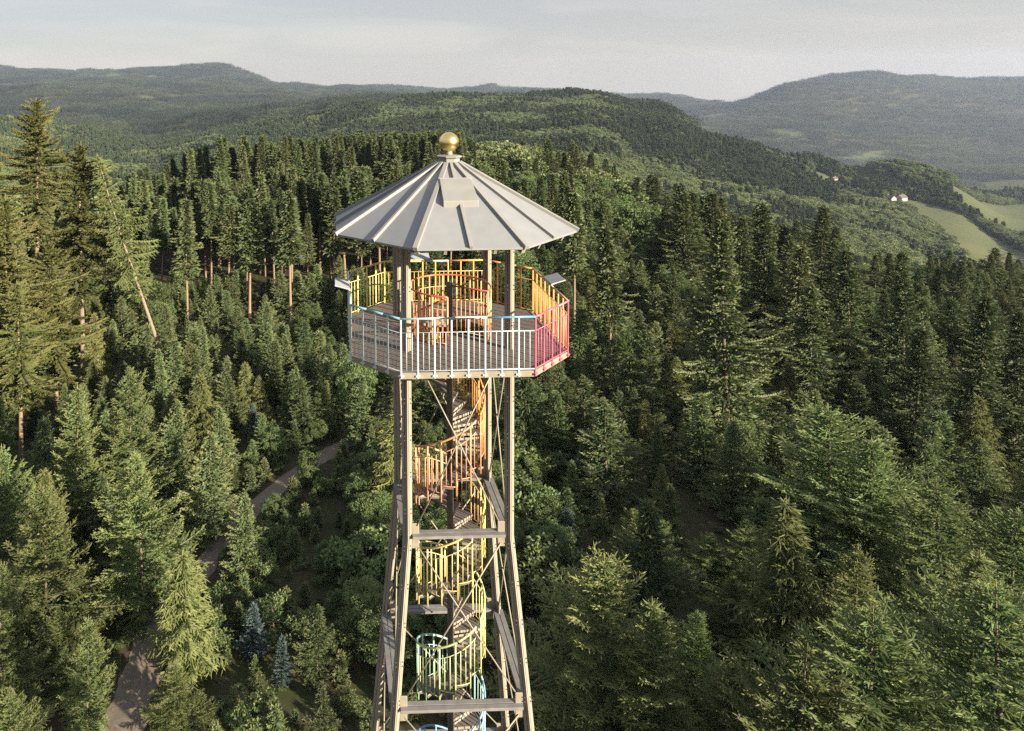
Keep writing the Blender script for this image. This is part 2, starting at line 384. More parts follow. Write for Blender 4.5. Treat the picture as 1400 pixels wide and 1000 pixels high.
g = link("ground", np_mesh("ground", np.c_[XX.ravel(), YY.ravel(), ZZ.ravel()], np.c_[ii, ii + 1, ii + nx + 1, ii + nx], [M['land']], attr={"field": fm.ravel()}, smooth=True))
tag(g, "rolling forest floor and hill country running to the horizon", "ground", kind="structure")

# gravel path
PATHPX = [(150, 1060), (165, 1000), (192, 930), (214, 862), (284, 768), (350, 692), (430, 635), (470, 610), (513, 588), (560, 566), (625, 548)]
PATH = np.array([on_ground(*p)[:2] for p in PATHPX])
def spline(P, n=10):
    Q = []
    for i in range(len(P) - 1):
        p0, p1, p2, p3 = P[max(i - 1, 0)], P[i], P[i + 1], P[min(i + 2, len(P) - 1)]
        for t in np.linspace(0, 1, n, endpoint=False):
            Q.append(0.5 * (2 * p1 + (p2 - p0) * t + (2 * p0 - 5 * p1 + 4 * p2 - p3) * t * t + (3 * p1 - p0 - 3 * p2 + p3) * t ** 3))
    Q.append(P[-1]); return np.array(Q)
PS = spline(PATH)
def path_dist(x, y): return float(np.min(np.hypot(PS[:, 0] - x, PS[:, 1] - y)))
dv = np.gradient(PS, axis=0); dv /= np.linalg.norm(dv, axis=1)[:, None]; nv = np.c_[-dv[:, 1], dv[:, 0]]
V = []
for k, (p, n) in enumerate(zip(PS, nv)):
    w = 1.35 - 0.5 * min(1, k / 40) + 0.10 * sin(k * 0.7) + 0.06 * sin(k * 2.3)
    for s in (-1.0, -0.5, 0, 0.5, 1.0):
        q = p + n * w * s; V.append((q[0], q[1], h1(q[0], q[1]) + (0.02 if abs(s) == 1 else 0.06)))
fq = [(5 * i + j, 5 * i + j + 1, 5 * i + j + 6, 5 * i + j + 5) for i in range(len(PS) - 1) for j in range(4)]
m_, n_, l_, p_ = shader('gravel'); M['gravel'] = m_
a1 = noise(n_, l_, 9, 6); a2 = noise(n_, l_, 0.8, 4)
gcol = rgb_mix(n_, l_, ramp(n_, l_, a1, 0.3, 0.7), (0.100, 0.080, 0.062), (0.185, 0.152, 0.122))
l_.new(rgb_mix(n_, l_, ramp(n_, l_, a2, 0.52, 0.72), gcol, (0.085, 0.085, 0.055)), p_.inputs["Base Color"]); p_.inputs["Roughness"].default_value = 0.95
pa = link("path", np_mesh("path", V, fq, [M['gravel']], smooth=True)); tag(pa, "pale gravel forest path winding through the young trees", "path", kind="structure")

# ------------------------------------------------------------------ observation tower
T = empty("observation_tower", (0, 0, 0), 0.0234)
tag(T, "tall timber lookout tower with grey octagonal roof and rainbow coloured railings", "lookout tower")
def zz(z): return z + ZO
HS, ZK = 1.30, -6.12                        # leg spacing, height of the knee
SL = 0.0877
def spread(z): return HS if z > ZK else HS + (ZK - z) * SL
RINGS = [-6.05, -10.3, -14.6, -18.9, -23.2]
for sx in (-1, 1):
    for sy in (-1, 1):
        mb = MB()
        u = Vector((0.7071, 0.7071, 0)); v = Vector((-0.7071, 0.7071, 0))
        lv = [1.62, ZK, -ZO - 0.3]
        for u0, u1, v0, v1 in ((0, 0.042, 0, 0.075), (0, 0.042, 0.092, 0.175), (0.058, 0.175, 0, 0.075), (0.058, 0.175, 0.092, 0.175), (0.03, 0.15, 0.03, 0.15)):
            profs = []
            for z in lv:
                c = Vector((sx * spread(z), sy * spread(z) - 0.12, zz(z)))
                profs.append([c + u * a + v * b for a, b in ((u0, v0), (u1, v0), (u1, v1), (u0, v1))])
            mb.sweep(profs[::-1])
        nf = len(mb.f); bo = mb
        for k in range(26):
            z = 1.2 - k * 0.95
            if -1.6 < z < -1.1: continue
            c = Vector((sx * spread(z), sy * spread(z) - 0.12, zz(z)))
            for dz in (0, 0.11):
                q = c + u * 0.115 - v * 0.006 + Vector((0, 0, dz)); bo.tube([q, q - v * 0.022], 0.016, 6)
                q = c + v * 0.09 - u * 0.004 + Vector((0, 0, dz)); bo.tube([q, q - u * 0.018], 0.014, 6)
        leg = mb.build("leg", M['wood'], T); leg.data.materials.append(M['pole'])
        for q_ in leg.data.polygons[nf:]: q_.material_index = 1
        for z in RINGS:
            h = spread(z)
            gp = MB()
            gp.box((sx * (h - 0.20), sy * h, zz(z) - 0.02), (0.20, 0.035, 0.66)); gp.box((sx * h, sy * (h - 0.22), zz(z) - 0.02), (0.035, 0.20, 0.66))
            gp.build("gusset_plate", M['steel'], leg, bevel=0.03)
def grain_beam(a, b, name="ring_beam"):
    mb = MB(); a, b = Vector(a), Vector(b); d = (b - a).normalized(); n = d.cross(Vector((0, 0, 1)))
    for k in (-1, 1): mb.bar(a + n * k * 0.076, b + n * k * 0.076, 0.135, 0.075)
    return mb.build(name, M['plank'], T, bevel=0.006)
for z in RINGS:
    h = spread(z); q = h - 0.12
    for s in (-1, 1):
        grain_beam((-q, s * h, zz(z)), (q, s * h, zz(z)))
        grain_beam((s * h, -q, zz(z)), (s * h, q, zz(z)))
lev = [-1.45] + RINGS + [-27.5]
for a, b in zip(lev[:-1], lev[1:]):
    za, zb = a - (0.0 if a == -1.45 else 0.25), b + 0.25; ha, hb = spread(za) - 0.24, spread(zb) - 0.24
    for s in (-1, 1):
        for k in (-1, 1):
            mb = MB(); oa, ob = spread(za), spread(zb); e = 0.018 * k
            mb.tube([(-k * ha, s * oa + e, zz(za)), (k * hb, s * ob + e, zz(zb))], 0.019, 6).build("brace_rod", M['steel'], T, True)
            mb = MB(); mb.tube([(s * oa + e, -k * ha, zz(za)), (s * ob + e, k * hb, zz(zb))], 0.019, 6).build("brace_rod", M['steel'], T, True)
# central stair column
mb = MB(); mb.lathe([(0.088, -ZO - 0.2 + ZO), (0.088, zz(0.02)), (0.098, zz(0.025)), (0.098, zz(0.075)), (0.07, zz(0.085))], 20); mb.build("central_column", M['pole'], T, True)

# spiral stair: t = degrees walked down from the platform (anticlockwise when climbing)
KN = [(0, -0.06), (78, -0.75), (258, -2.95), (438, -4.42), (798, -7.19), (1158, -9.93), (3500, -27.75)]
def rail_z(t): return float(np.interp(t, [k[0] for k in KN], [k[1] for k in KN]))
def az(t): return R(258 - t)
def rainbow(z):
    c = [(0.4, (0.50, 0.06, 0.03)), (-0.6, (0.56, 0.13, 0.05)), (-1.2, (0.78, 0.34, 0.10)), (-2.6, (0.80, 0.34, 0.06)), (-3.8, (0.82, 0.36, 0.18)), (-4.9, (0.80, 0.40, 0.22)), (-5.8, (0.80, 0.58, 0.16)),
         (-7.0, (0.78, 0.68, 0.26)), (-8.6, (0.78, 0.66, 0.26)), (-9.4, (0.55, 0.70, 0.30)), (-10.2, (0.38, 0.62, 0.45)), (-11.2, (0.36, 0.60, 0.68)), (-13.5, (0.10, 0.30, 0.62)), (-17, (0.45, 0.08, 0.40)), (-30, (0.6, 0.1, 0.1))]
    zs = [k[0] for k in c][::-1]
    return [float(np.interp(z, zs, [k[1][i] for k in c][::-1])) for i in range(3)] + [1.0]
steps = []; t = 0.0
while rail_z(t) > -27.6:
    steps.append(t); dz = 0.197
    # advance until dropped by one riser
    t2 = t
    while rail_z(t) - rail_z(t2) < dz and t2 - t < 60: t2 += 0.5
    t = t2
RR = 0.93; RUN = MB()
for k, t in enumerate(steps[:-1]):
    t2 = steps[k + 1]; z = rail_z(t) - 1.22 - 0.19
    a0, a1 = az(t - 1), az(t2 + 5)
    mb = MB() if k < 95 else RUN; n = 5
    prof = lambda zt: [(0.085 * cos(a0), 0.085 * sin(a0), zz(zt))] + [(0.9 * cos(a0 + (a1 - a0) * i / n), 0.9 * sin(a0 + (a1 - a0) * i / n), zz(zt)) for i in range(n + 1)] + [(0.085 * cos(a1), 0.085 * sin(a1), zz(zt))]
    mb.sweep([prof(z - 0.035)[::-1], prof(z)[::-1]])
    if k < 95:
        st = mb.build("stair_step", M['tread'], T)
        lip = MB(); e1 = az(t2 + 5.0); rd = Vector((cos(e1), sin(e1), 0)); tn = Vector((-sin(e1), cos(e1), 0))
        # the front edge of a tread is the lower side as one walks up
        lip.bar(Vector((0, 0, zz(z) - 0.026)) + rd * 0.09 - tn * 0.012, Vector((0, 0, zz(z) - 0.026)) + rd * 0.9 - tn * 0.012, 0.022, 0.062)
        e0 = az(t); r0 = Vector((cos(e0), sin(e0), 0))
        lip.bar(Vector((0, 0, zz(z) + 0.03)) + r0 * 0.09, Vector((0, 0, zz(z) + 0.03)) + r0 * 0.9, 0.015, 0.055)
        lip.build("nosing", M['nosing'], st)
RUN.build("lower_stair_run", M['tread'], T)["kind"] = "stuff"
# stair railing, one part per storey of the spiral
def hx(t, r, z): return (r * cos(az(t)), r * sin(az(t)), zz(z))
SEG = [s for s in range(0, len(steps) - 1, 7)]
for s in SEG:
    e = min(s + 7, len(steps) - 1)
    if s > 95: break
    bl = MB(); zm = rail_z((steps[s] + steps[e]) / 2)
    ts = np.linspace(steps[s], steps[e], 25)
    bl.tube([hx(t, RR, rail_z(t) - 0.30) for t in ts], 0.010, 6)
    for k in range(s, e):
        t, t2 = steps[k], steps[k + 1]; zb = rail_z(t) - 1.22 - 0.14
        bl.tube([hx(t + (t2 - t) * i / 4, RR, zb) for i in range(5)], 0.010, 6)
        for i in (1, 2):
            tq = t + (t2 - t) * i / 3; bl.tube([hx(tq, RR, zb), hx(tq, RR, rail_z(tq) - 0.30)], 0.0115, 6)
    ro = bl.build("stair_railing", M['paint'], T, True); ro.color = rainbow(zm)
    hr = MB(); hr.tube([hx(t, RR, rail_z(t)) for t in ts], 0.028, 8); ho = hr.build("handrail", M['paint'], ro, True)
    c = rainbow(zm); ho.color = [x * 0.8 for x in c[:3]] + [1]
    for k in range(s, e):
        t = steps[k]; po = MB().tube([hx(t, RR, rail_z(t) - 1.60), hx(t, RR, rail_z(t))], 0.0225, 8).build("post", M['paint'], ro, True)
        po.color = rainbow(rail_z(t))

# platform
A, CH = 2.6936, 0.5805
HH = A * CH
OCT = [Vector(p) for p in ((-A, HH, 0), (-A, -HH, 0), (-HH, -A, 0), (HH, -A, 0), (A, -HH, 0), (A, HH, 0), (HH, A, 0), (-HH, A, 0))]
def scaled(k): return [p * k for p in OCT]
ZD = -1.27
dk = MB(); ring = []; NR = 64; r_in = 1.04
# floor with a round stairwell opening that closes at the front landing
def octr(a):
    d = Vector((cos(a), sin(a), 0)); best = 1e9
    for i in range(8):
        p, q = scaled(0.982)[i], scaled(0.982)[(i + 1) % 8]; e = q - p; den = d.x * e.y - d.y * e.x
        if abs(den) > 1e-6:
            tt = (p.x * e.y - p.y * e.x) / den; ss = (p.x * d.y - p.y * d.x) / den
            if tt > 0 and -1e-4 <= ss <= 1.0001: best = min(best, tt)
    return d * best
angs = sorted(set([2 * pi * k / NR for k in range(NR)] + [math.atan2(p.y, p.x) % (2 * pi) for p in OCT]))
def rin(a):
    dg = math.degrees(a) % 360
    return 0.10 if 258 <= dg <= 326 else r_in
outer = [octr(a) for a in angs]; inner = [Vector((cos(a), sin(a), 0)) * rin(a) for a in angs]; n = len(angs)
pts = [o + Vector((0, 0, zz(ZD))) for o in outer] + [o + Vector((0, 0, zz(ZD))) for o in inner]
pts += [o + Vector((0, 0, zz(ZD - 0.05))) for o in outer] + [o + Vector((0, 0, zz(ZD - 0.05))) for o in inner]
fs = []
for k in range(n):
    j = (k + 1) % n
    fs += [(k, j, n + j, n + k), (2 * n + k, 3 * n + k, 3 * n + j, 2 * n + j), (k, 2 * n + k, 2 * n + j, j), (n + k, n + j, 3 * n + j, 3 * n + k)]
dk.poly(pts, fs); fl = dk.build("deck_floor", M['deck'], T)
for i in range(8):
    a, b = OCT[i] * 0.99, OCT[(i + 1) % 8] * 0.99
    nm = (b - a).normalized().cross(Vector((0, 0, 1)))
    off = Vector((0, 0, zz(ZD - 0.075)))
    MB().bar(a + off, b + off, 0.05, 0.145).build("deck_fascia", M['steel'], T, bevel=0.004)
jo = MB()
for x in (-1.3, 1.3): jo.box((x * 0.93, 0, zz(ZD - 0.16)), (0.12, 4.9, 0.2)); jo.box((0, x * 0.93, zz(ZD - 0.165)), (4.9, 0.12, 0.19))
for x in (-2.1, -0.7, 0.7, 2.1):
    l = 3.9 if abs(x) > 2 else 5.0
    for s in (-1, 1): jo.box((x, s * (l / 4 + 0.55), zz(ZD - 0.11)), (0.08, l / 2 - 1.15, 0.12))
jo.build("deck_joist", M['wood'], T)
# platform railing: eight sides, each painted in its own stretch of the colour wheel
PALE = (0.50, 0.59, 0.61); BLUE = (0.11, 0.27, 0.45); TEAL = (0.17, 0.40, 0.48); YEL = (0.78, 0.58, 0.10); PYEL = (0.80, 0.68, 0.24)
ORA = (0.80, 0.38, 0.09); PEACH = (0.82, 0.46, 0.17); PINK = (0.52, 0.10, 0.19); GREY = (0.58, 0.54, 0.50)
def lerp(a, b, t): return [a[i] + (b[i] - a[i]) * t for i in range(3)] + [1]
SIDES = [  # i: corner i to i+1 ; bars start/end, handrail start/mid/end
    (8, (0.66, 0.70, 0.40), PALE, [(0.42, 0.62, 0.60), GREY, (0.30, 0.55, 0.62)]),   # west
    (4, PALE, PALE, [TEAL, TEAL, TEAL]),                                             # south west
    (8, PALE, (0.50, 0.62, 0.70), [(0.30, 0.58, 0.64), GREY, BLUE]),                 # south
    (4, PINK, PINK, [PINK, PINK, (0.62, 0.18, 0.26)]),                               # south east
    (8, PEACH, ORA, [(0.68, 0.36, 0.24), GREY, (0.66, 0.32, 0.14)]),                 # east
    (4, ORA, ORA, [ORA, (0.74, 0.28, 0.10), (0.70, 0.25, 0.09)]),                    # north east
    (8, ORA, YEL, [(0.80, 0.33, 0.06), GREY, (0.80, 0.56, 0.05)]),                   # north
    (4, PYEL, PYEL, [YEL, YEL, PYEL])]                                               # north west
for i, (ns, c0, c1, hc) in enumerate(SIDES):
    a, b = OCT[i], OCT[(i + 1) % 8]; P = lambda s, z: tuple(a.lerp(b, s) + Vector((0, 0, zz(z))))
    bl = MB(); bl.tube([P(0, -0.327), P(1, -0.327)], 0.011, 6); bl.tube([P(0, -1.225), P(1, -1.225)], 0.013, 6)
    for k in range(ns):
        for j in (1, 2): s = (k + j / 3) / ns; bl.tube([P(s, -1.225), P(s, -0.327)], 0.0095, 6)
    ro = bl.build("platform_railing", M['paint'], T, True); ro.color = lerp(c0, c1, 0.5)
    cuts = [0, 0.37, 0.64, 1] if ns == 8 else [0, 0.34, 0.67, 1]
    for q in range(3):
        h = MB().tube([P(cuts[q] - (0.004 if q == 0 else 0), 0), P(cuts[q + 1], 0)], 0.026, 10).build("handrail", M['paint'], ro, True); h.color = (*hc[q], 1)
    for k in range(ns + (1 if i in (1, 3, 4, 6) else 0)):
        if k == 0 and i in (2, 4, 5, 7): continue
        s = k / ns; po = MB(); po.tube([P(s, -1.40), P(s, 0)], 0.023, 8)
        q = a.lerp(b, s) * 0.994; po.box((q.x, q.y, zz(-1.345)), (0.11, 0.11, 0.035), math.atan2((b - a).y, (b - a).x))
        po.build("post", M['paint'], ro).color = lerp(c0, c1, s)
# guard round the stairwell
gu = MB(); GA, GB = 326, 258 + 360; GR = 1.09
def gp(a, z): return (GR * cos(R(a)), GR * sin(R(a)), zz(z))
aa = np.linspace(GA, GB, 60)
gu.tube([gp(a, -0.33) for a in aa], 0.010, 6); gu.tube([gp(a, -1.20) for a in aa], 0.010, 6)
nb = 42
for k in range(nb + 1):
    a = GA + (GB - GA) * k / nb
    if k % 3: gu.tube([gp(a, -1.20), gp(a, -0.33)], 0.009, 6)
ro = gu.build("stairwell_guard", M['paint'], T, True); ro.color = (0.82, 0.40, 0.20, 1)
h = MB().tube([gp(a, 0) for a in aa], 0.024, 8).build("handrail", M['paint'], ro, True); h.color = (0.58, 0.13, 0.06, 1)
for k in range(0, nb + 1, 3):
    a = GA + (GB - GA) * k / nb; p = MB().tube([gp(a, -1.30), gp(a, 0)], 0.021, 8).build("post", M['paint'], ro, True); p.color = (0.82, 0.42, 0.20, 1)
g2 = MB().tube([gp(GA, 0.0), (0.07, -0.05, zz(0.0))], 0.02, 8)
o = g2.build("guard_bar", M['paint'], T, True); o.color = (0.42, 0.05, 0.03, 1)
gb = MB()
gb.tube([gp(GA, -0.33), (0.07, -0.05, zz(-0.33))], 0.010, 6); gb.tube([gp(GA, -1.2), (0.07, -0.05, zz(-1.2))], 0.010, 6)
for k in range(1, 8): q = Vector(gp(GA, 0)).lerp(Vector((0.07, -0.05, zz(0))), k / 8); gb.tube([q - Vector((0, 0, 1.2)), q - Vector((0, 0, 0.33))], 0.009, 6)
gb.build("guard_balusters", M['paint'], o, True).color = (0.82, 0.42, 0.20, 1)
# slanted panorama boards on four sides
for k, (dx, dy, s) in enumerate(((-1, 0, 0.0), (1, 0, 0.15), (0, 1, -0.52), (0, -1, 0.0))):
    c = Vector((dx * A, dy * A, zz(0.035))); al = Vector((-dy, dx, 0)); c = c + al * (-s if dy else s)
    out = Vector((dx, dy, 0)) * cos(R(16)) + Vector((0, 0, sin(R(16))))
    mb = MB(); nrm = out.cross(al)
    w, l = 0.40, 0.36
    P = [c + al * e * l + out * f + nrm * t * 0.016 for t in (-1, 1) for e, f in ((-1, 0), (1, 0), (1, w), (-1, w))]
    mb.poly(P, [(0, 1, 2, 3), (7, 6, 5, 4), (0, 4, 5, 1), (1, 5, 6, 2), (2, 6, 7, 3), (3, 7, 4, 0)])
    ib = mb.build("info_board", M['board'], T, bevel=0.004)
    br = MB()
    for e in (-0.25, 0.25): br.bar(c + al * e - Vector((0, 0, 0.07)), c + al * e + out * 0.22 - nrm * 0.03 * (1 if nrm.z > 0 else -1), 0.02, 0.02)
    br.build("bracket", M['steel'], ib)

# roof: eight zinc facets, sixteen standing ribs
AR, ZR, ZT, RT = 3.03, 1.70, 3.30, 0.29
def rc(r, k): a = R(22.5 + 45 * k); q = r / cos(R(22.5)); return Vector((q * cos(a), q * sin(a), 0))
rf = MB(); P = []
for r, z in ((RT, ZT), (AR, ZR), (AR, ZR - 0.045), (RT, ZT - 0.06)):
    for k in range(8): P.append(rc(r, k) + Vector((0, 0, zz(z))))
fs = []
for a, b in ((0, 1), (1, 2), (2, 3)):
    for k in range(8): j = (k + 1) % 8; fs.append((a * 8 + k, b * 8 + k, b * 8 + j, a * 8 + j))
rf.poly(P, fs); roof = rf.build("roof", M['zinc'], T)
sof = MB(); P = []
for r, z in ((RT, ZT - 0.10), (AR - 0.1, ZR - 0.075), (AR - 0.1, ZR - 0.05), (RT, ZT - 0.07)):
    for k in range(8): P.append(rc(r, k) + Vector((0, 0, zz(z))))
sof.poly(P, fs + [(24 + k, k, (k + 1) % 8, 24 + (k + 1) % 8) for k in range(8)]); sof.build("soffit", M['soffit'], roof)
sl_ = math.atan2(ZT - ZR, AR - RT)
for k in range(8):
    a = rc(RT - 0.02, k) + Vector((0, 0, zz(ZT + 0.012))); b = rc(AR + 0.02, k) + Vector((0, 0, zz(ZR - 0.012 + 0.012)))
    MB().bar(a, b, 0.115, 0.11).build("hip_rib", M['zincrib'], roof, bevel=0.006)
    a2 = (rc(RT, k) + rc(RT, k + 1)) / 2 + Vector((0, 0, zz(ZT + 0.02))); b2 = (rc(AR + 0.02, k) + rc(AR + 0.02, k + 1)) / 2 + Vector((0, 0, zz(ZR + 0.01)))
    MB().bar(a2, b2, 0.075, 0.11).build("panel_rib", M['zincrib'], roof, bevel=0.005)
    c = rc(AR - 0.09, k); d = c.normalized()
    MB().bar(c + Vector((0, 0, zz(ZR - 0.10))), c - d * 1.5 + Vector((0, 0, zz(ZR - 0.10 + 0.80 * 0.98 * cos(R(22.5)) ** 0))), 0.10, 0.14).build("rafter", M['wood'], roof)
    for f in (0.27, 0.73):
        e = rc(AR - 0.06, k).lerp(rc(AR - 0.06, k + 1), f); dd = (rc(1, k) + rc(1, k + 1)).normalized()
        MB().bar(e + Vector((0, 0, zz(ZR - 0.115))), e - dd * 1.2 + Vector((0, 0, zz(ZR - 0.115 + 1.2 * math.tan(sl_)))), 0.07, 0.10).build("rafter", M['wood'], roof)
# tie beams between the post heads
for s in (-1, 1):
    MB().box((0, s * HS, zz(1.55)), (2 * HS + 0.5, 0.12, 0.16)).build("tie_beam", M['wood'], roof)
    MB().box((s * HS, 0, zz(1.56)), (0.12, 2 * HS - 0.3, 0.14)).build("tie_beam", M['wood'], roof)
# raised hatch on the front facet
fc = (rc(1, 5) + rc(1, 6)).normalized(); si = Vector((0, 0, 1)).cross(fc)
def facet(r, s, lift): return fc * r + si * s + Vector((0, 0, zz(ZT - (r - RT) * (ZT - ZR) / (AR - RT)) + lift))
hb = MB(); P = [facet(0.95, s * 0.40, l) for l in (-0.02, 0.10) for s in (-1, 1)] + [facet(1.80, s * 0.43, l) for l in (-0.02, 0.16) for s in (-1, 1)]
hb.poly(P, [(2, 3, 7, 6)[::-1], (0, 1, 5, 4), (4, 5, 7, 6), (0, 2, 3, 1)[::-1], (0, 4, 6, 2), (1, 3, 7, 5)])
hb.build("roof_hatch", M['zincrib'], roof, bevel=0.012)
cl = MB(); cl.lathe([(0.29, ZT - 0.02 + ZO), (0.285, 3.43 + ZO), (0.345, 3.475 + ZO), (0.345, 3.50 + ZO), (0.05, 3.53 + ZO)], 8, ph=R(22.5)); cl.build("collar", M['zincrib'], roof, bevel=0.006)
fin = MB(); fin.lathe([(0.095, 3.5 + ZO), (0.088, 3.56 + ZO), (0.088, 3.66 + ZO)], 20); fn = fin.build("finial", M['steel'], T, True)
ba = MB(); ba.lathe([(max(0.02, 0.265 * sin(pi * i / 24)), 3.86 - 0.265 * cos(pi * i / 24) + ZO) for i in range(25)], 36); ba.build("gold_ball", M['gold'], fn, True)

# ------------------------------------------------------------------ trees: generators
def quads(P, Dr, Ln, Wd, Nn, tip0, tip1, lift=0.0):
    """tapered leaf-like quads: base P, direction Dr, length Ln, width Wd, facing Nn. returns V,F,tip"""
    n = len(P); sdv = np.cross(Dr, Nn); sdv /= np.linalg.norm(sdv, axis=1)[:, None] + 1e-9
    Wd = np.broadcast_to(np.asarray(Wd, float), (n,))[:, None]; Ln = np.broadcast_to(np.asarray(Ln, float), (n,))[:, None]
    mid = P + Dr * Ln * 0.45 + Nn * Ln * lift
    V = np.stack([P, mid + sdv * Wd * 0.5, P + Dr * Ln, mid - sdv * Wd * 0.5], 1).reshape(-1, 3)
    Fq = np.arange(4 * n).reshape(n, 4)
    t0 = np.broadcast_to(tip0, (n,)); t1 = np.broadcast_to(tip1, (n,))
    return V, Fq, np.stack([t0, (t0 + t1) / 2, t1, (t0 + t1) / 2], 1).ravel()
def unit(a): return a / (np.linalg.norm(a, axis=-1, keepdims=True) + 1e-9)
def trunk_geo(rg, H, r0, lean=(0, 0), bend=0.15, n=9, seg=12):
    zs = np.linspace(0, 1, seg + 1); cx = lean[0] * zs + bend * np.sin(zs * 4 + rg.uniform(0, 6)) * zs; cy = lean[1] * zs + bend * np.sin(zs * 3 + rg.uniform(0, 6)) * zs
    rr = r0 * (1 - zs) ** 0.8 + 0.012; rr[0] *= 1.35
    a = np.arange(n) * 2 * pi / n
    V = np.stack([cx[:, None] + rr[:, None] * np.cos(a), cy[:, None] + rr[:, None] * np.sin(a), np.broadcast_to((zs * H - (zs == 0) * 0.3)[:, None], (seg + 1, n))], -1).reshape(-1, 3)
    i = (np.arange(seg)[:, None] * n + np.arange(n)[None]); j = (np.arange(seg)[:, None] * n + (np.arange(n)[None] + 1) % n)
    Fq = np.stack([i, j, j + n, i + n], -1).reshape(-1, 4)
    return V, Fq, (lambda z: (np.interp(z / H, zs, cx), np.interp(z / H, zs, cy)))
def conifer(seed, H, Rm, base=0.06, spacing=0.5, per=6, sec=0.16, ter=0.11, tw=0.05, tl=0.24, droop=0.25, up=0.45, weep=0.0, irregular=0.2, taper=0.9, lean=(0, 0), r0=None, dead=0, inter=0.6, body=1.0, core=1.0, gap=0.0):
    """whorled branches > side shoots > short needle-clad twigs; returns trunk (V,F) and crown (V,F,tip)"""
    rg = np.random.default_rng(seed)
    TV, TF, axis = trunk_geo(rg, H, r0 or (0.04 + 0.007 * H), lean, 0.01 * H)
    Vs, Fs, Ts = [], [], []; nv = 0; LV, LF = [], []; ln = 0
    def put(V, Fq, t):
        nonlocal nv
        Vs.append(V); Fs.append(Fq + nv); Ts.append(t); nv += len(V)
    z = base * H
    lobes = rg.uniform(0, 6.28, 3)
    while z < H * 0.985:
        f = (z / H - base) / (1 - base)
        prof = (1 - f) ** taper * min(1.0, 0.55 + f * 3.5) if base < 0.2 else (1 - f) ** taper * min(1.0, 0.35 + f * 3.0)
        for k in range(per + (1 if inter > 0 and rg.random() < inter else 0)):
            if rg.random() < gap: continue
            a = 2 * pi * k / per + rg.uniform(-0.5, 0.5) + z * 2.4
            lob = 1 + irregular * 0.7 * sin(2 * a + lobes[0] + z * 0.6) 
            Lb = max(0.15, Rm * prof * lob * rg.uniform(1 - irregular, 1 + 0.5 * irregular))
            zz_ = z + rg.uniform(-0.3, 0.3) * spacing
            ox, oy = axis(zz_)
            upn = up * (0.25 + 0.9 * f) + rg.uniform(-0.1, 0.1)          # young top branches point up
            ns = max(4, int(Lb / 0.25)); s = np.linspace(0, 1, ns)
            rad = s * Lb
            zc = zz_ + Lb * (upn * s - droop * (1.3 - f) * s ** 1.5 + 0.18 * s ** 3)
            C = np.stack([ox + rad * cos(a), oy + rad * sin(a), zc], 1)
            dirs = unit(np.gradient(C, axis=0))
            # limb
            if Lb > 0.6:
                w = 0.012 + 0.008 * Lb; e = C[[0, ns // 2, ns - 1]]
                sd_ = np.array([-sin(a), cos(a), 0]) * w
                LV.append(np.concatenate([e + sd_ * np.array([[1], [0.7], [0.2]]), e - sd_ * np.array([[1], [0.7], [0.2]]) - np.array([0, 0, w])]))
                LF.append(np.array([[0, 1, 4, 3], [1, 2, 5, 4]]) + ln); ln += 6
            # side shoots
            m = max(3, int(Lb / sec)); ss = (np.arange(m) + rg.uniform(0.2, 0.8, m)) / m
            s0 = 0.12 if Lb < 1.2 else 0.22
            ss = s0 + (1 - s0) * ss
            side = np.where(np.arange(m) % 2, 1, -1)
            ti = np.clip((ss * (ns - 1)).astype(int), 0, ns - 1)
            B = np.stack([np.interp(ss, s, C[:, i]) for i in range(3)], 1); Dm = dirs[ti]
            lat = np.cross(Dm, np.array([0, 0, 1.0])); lat = unit(lat) * side[:, None]
            ang = rg.uniform(0.7, 1.05, m)
            Ds = unit(Dm * np.cos(ang)[:, None] + lat * np.sin(ang)[:, None] + np.array([0, 0, 1]) * rg.uniform(-0.25, 0.25, m)[:, None] - np.array([0, 0, weep]))
            Ls = np.minimum(0.15 + 0.42 * Lb * (1.02 - ss) ** 0.8 * (0.35 + ss), 1.1) * rg.uniform(0.7, 1.2, m)
            # leader of the branch too
            B = np.vstack([B, C[-2:-1]]); Ds = np.vstack([Ds, unit(dirs[-1:] + np.array([[0, 0, 0.25]]))]); Ls = np.append(Ls, 0.3 + 0.06 * Lb); ss = np.append(ss, 1.0)
            narrow = 0.35 + 0.65 * min(1.0, (H - z) / (0.16 * H)); Ls = Ls * (0.5 + 0.5 * narrow)
            # twigs along every shoot
            cnt = np.maximum(2, (Ls / ter).astype(int)); idx = np.repeat(np.arange(len(Ls)), cnt)
            loc = np.concatenate([(np.arange(c) + 0.5) / c for c in cnt]); loc = np.clip(loc + rg.uniform(-0.1, 0.1, len(loc)), 0, 1)
            sg = np.where((np.arange(len(idx)) % 2) == 0, 1, -1)
            D2 = Ds[idx]; P2 = B[idx] + D2 * (Ls[idx] * loc)[:, None]; P2[:, 2] -= (weep * 0.5 + 0.08) * (Ls[idx] * loc) ** 2
            l2 = unit(np.cross(D2, np.array([0, 0, 1.0]) + rg.uniform(-0.5, 0.5, (len(idx), 3))))
            an = rg.uniform(0.35, 0.85, len(idx))
            D3 = unit(D2 * np.cos(an)[:, None] + l2 * (sg * np.sin(an))[:, None] + np.array([0, 0, 1]) * rg.uniform(-0.25, 0.35, len(idx))[:, None] - np.array([0, 0, 1.6 * weep]) * rg.uniform(0.4, 1, len(idx))[:, None])
            L3 = tl * rg.uniform(0.6, 1.25, len(idx)) * (1.1 - 0.4 * loc) * (1 + 0.9 * weep) * narrow
            n1 = unit(np.cross(D3, rg.normal(size=D3.shape))); n2 = np.cross(D3, n1)
            out = np.clip(0.10 + 0.72 * ss[idx] * (0.45 + 0.55 * loc) + 0.25 * f + rg.uniform(-0.18, 0.18, len(idx)), 0, 1)  # paler outwards: new shoots, plus sunlight on the outer crown put into the colour
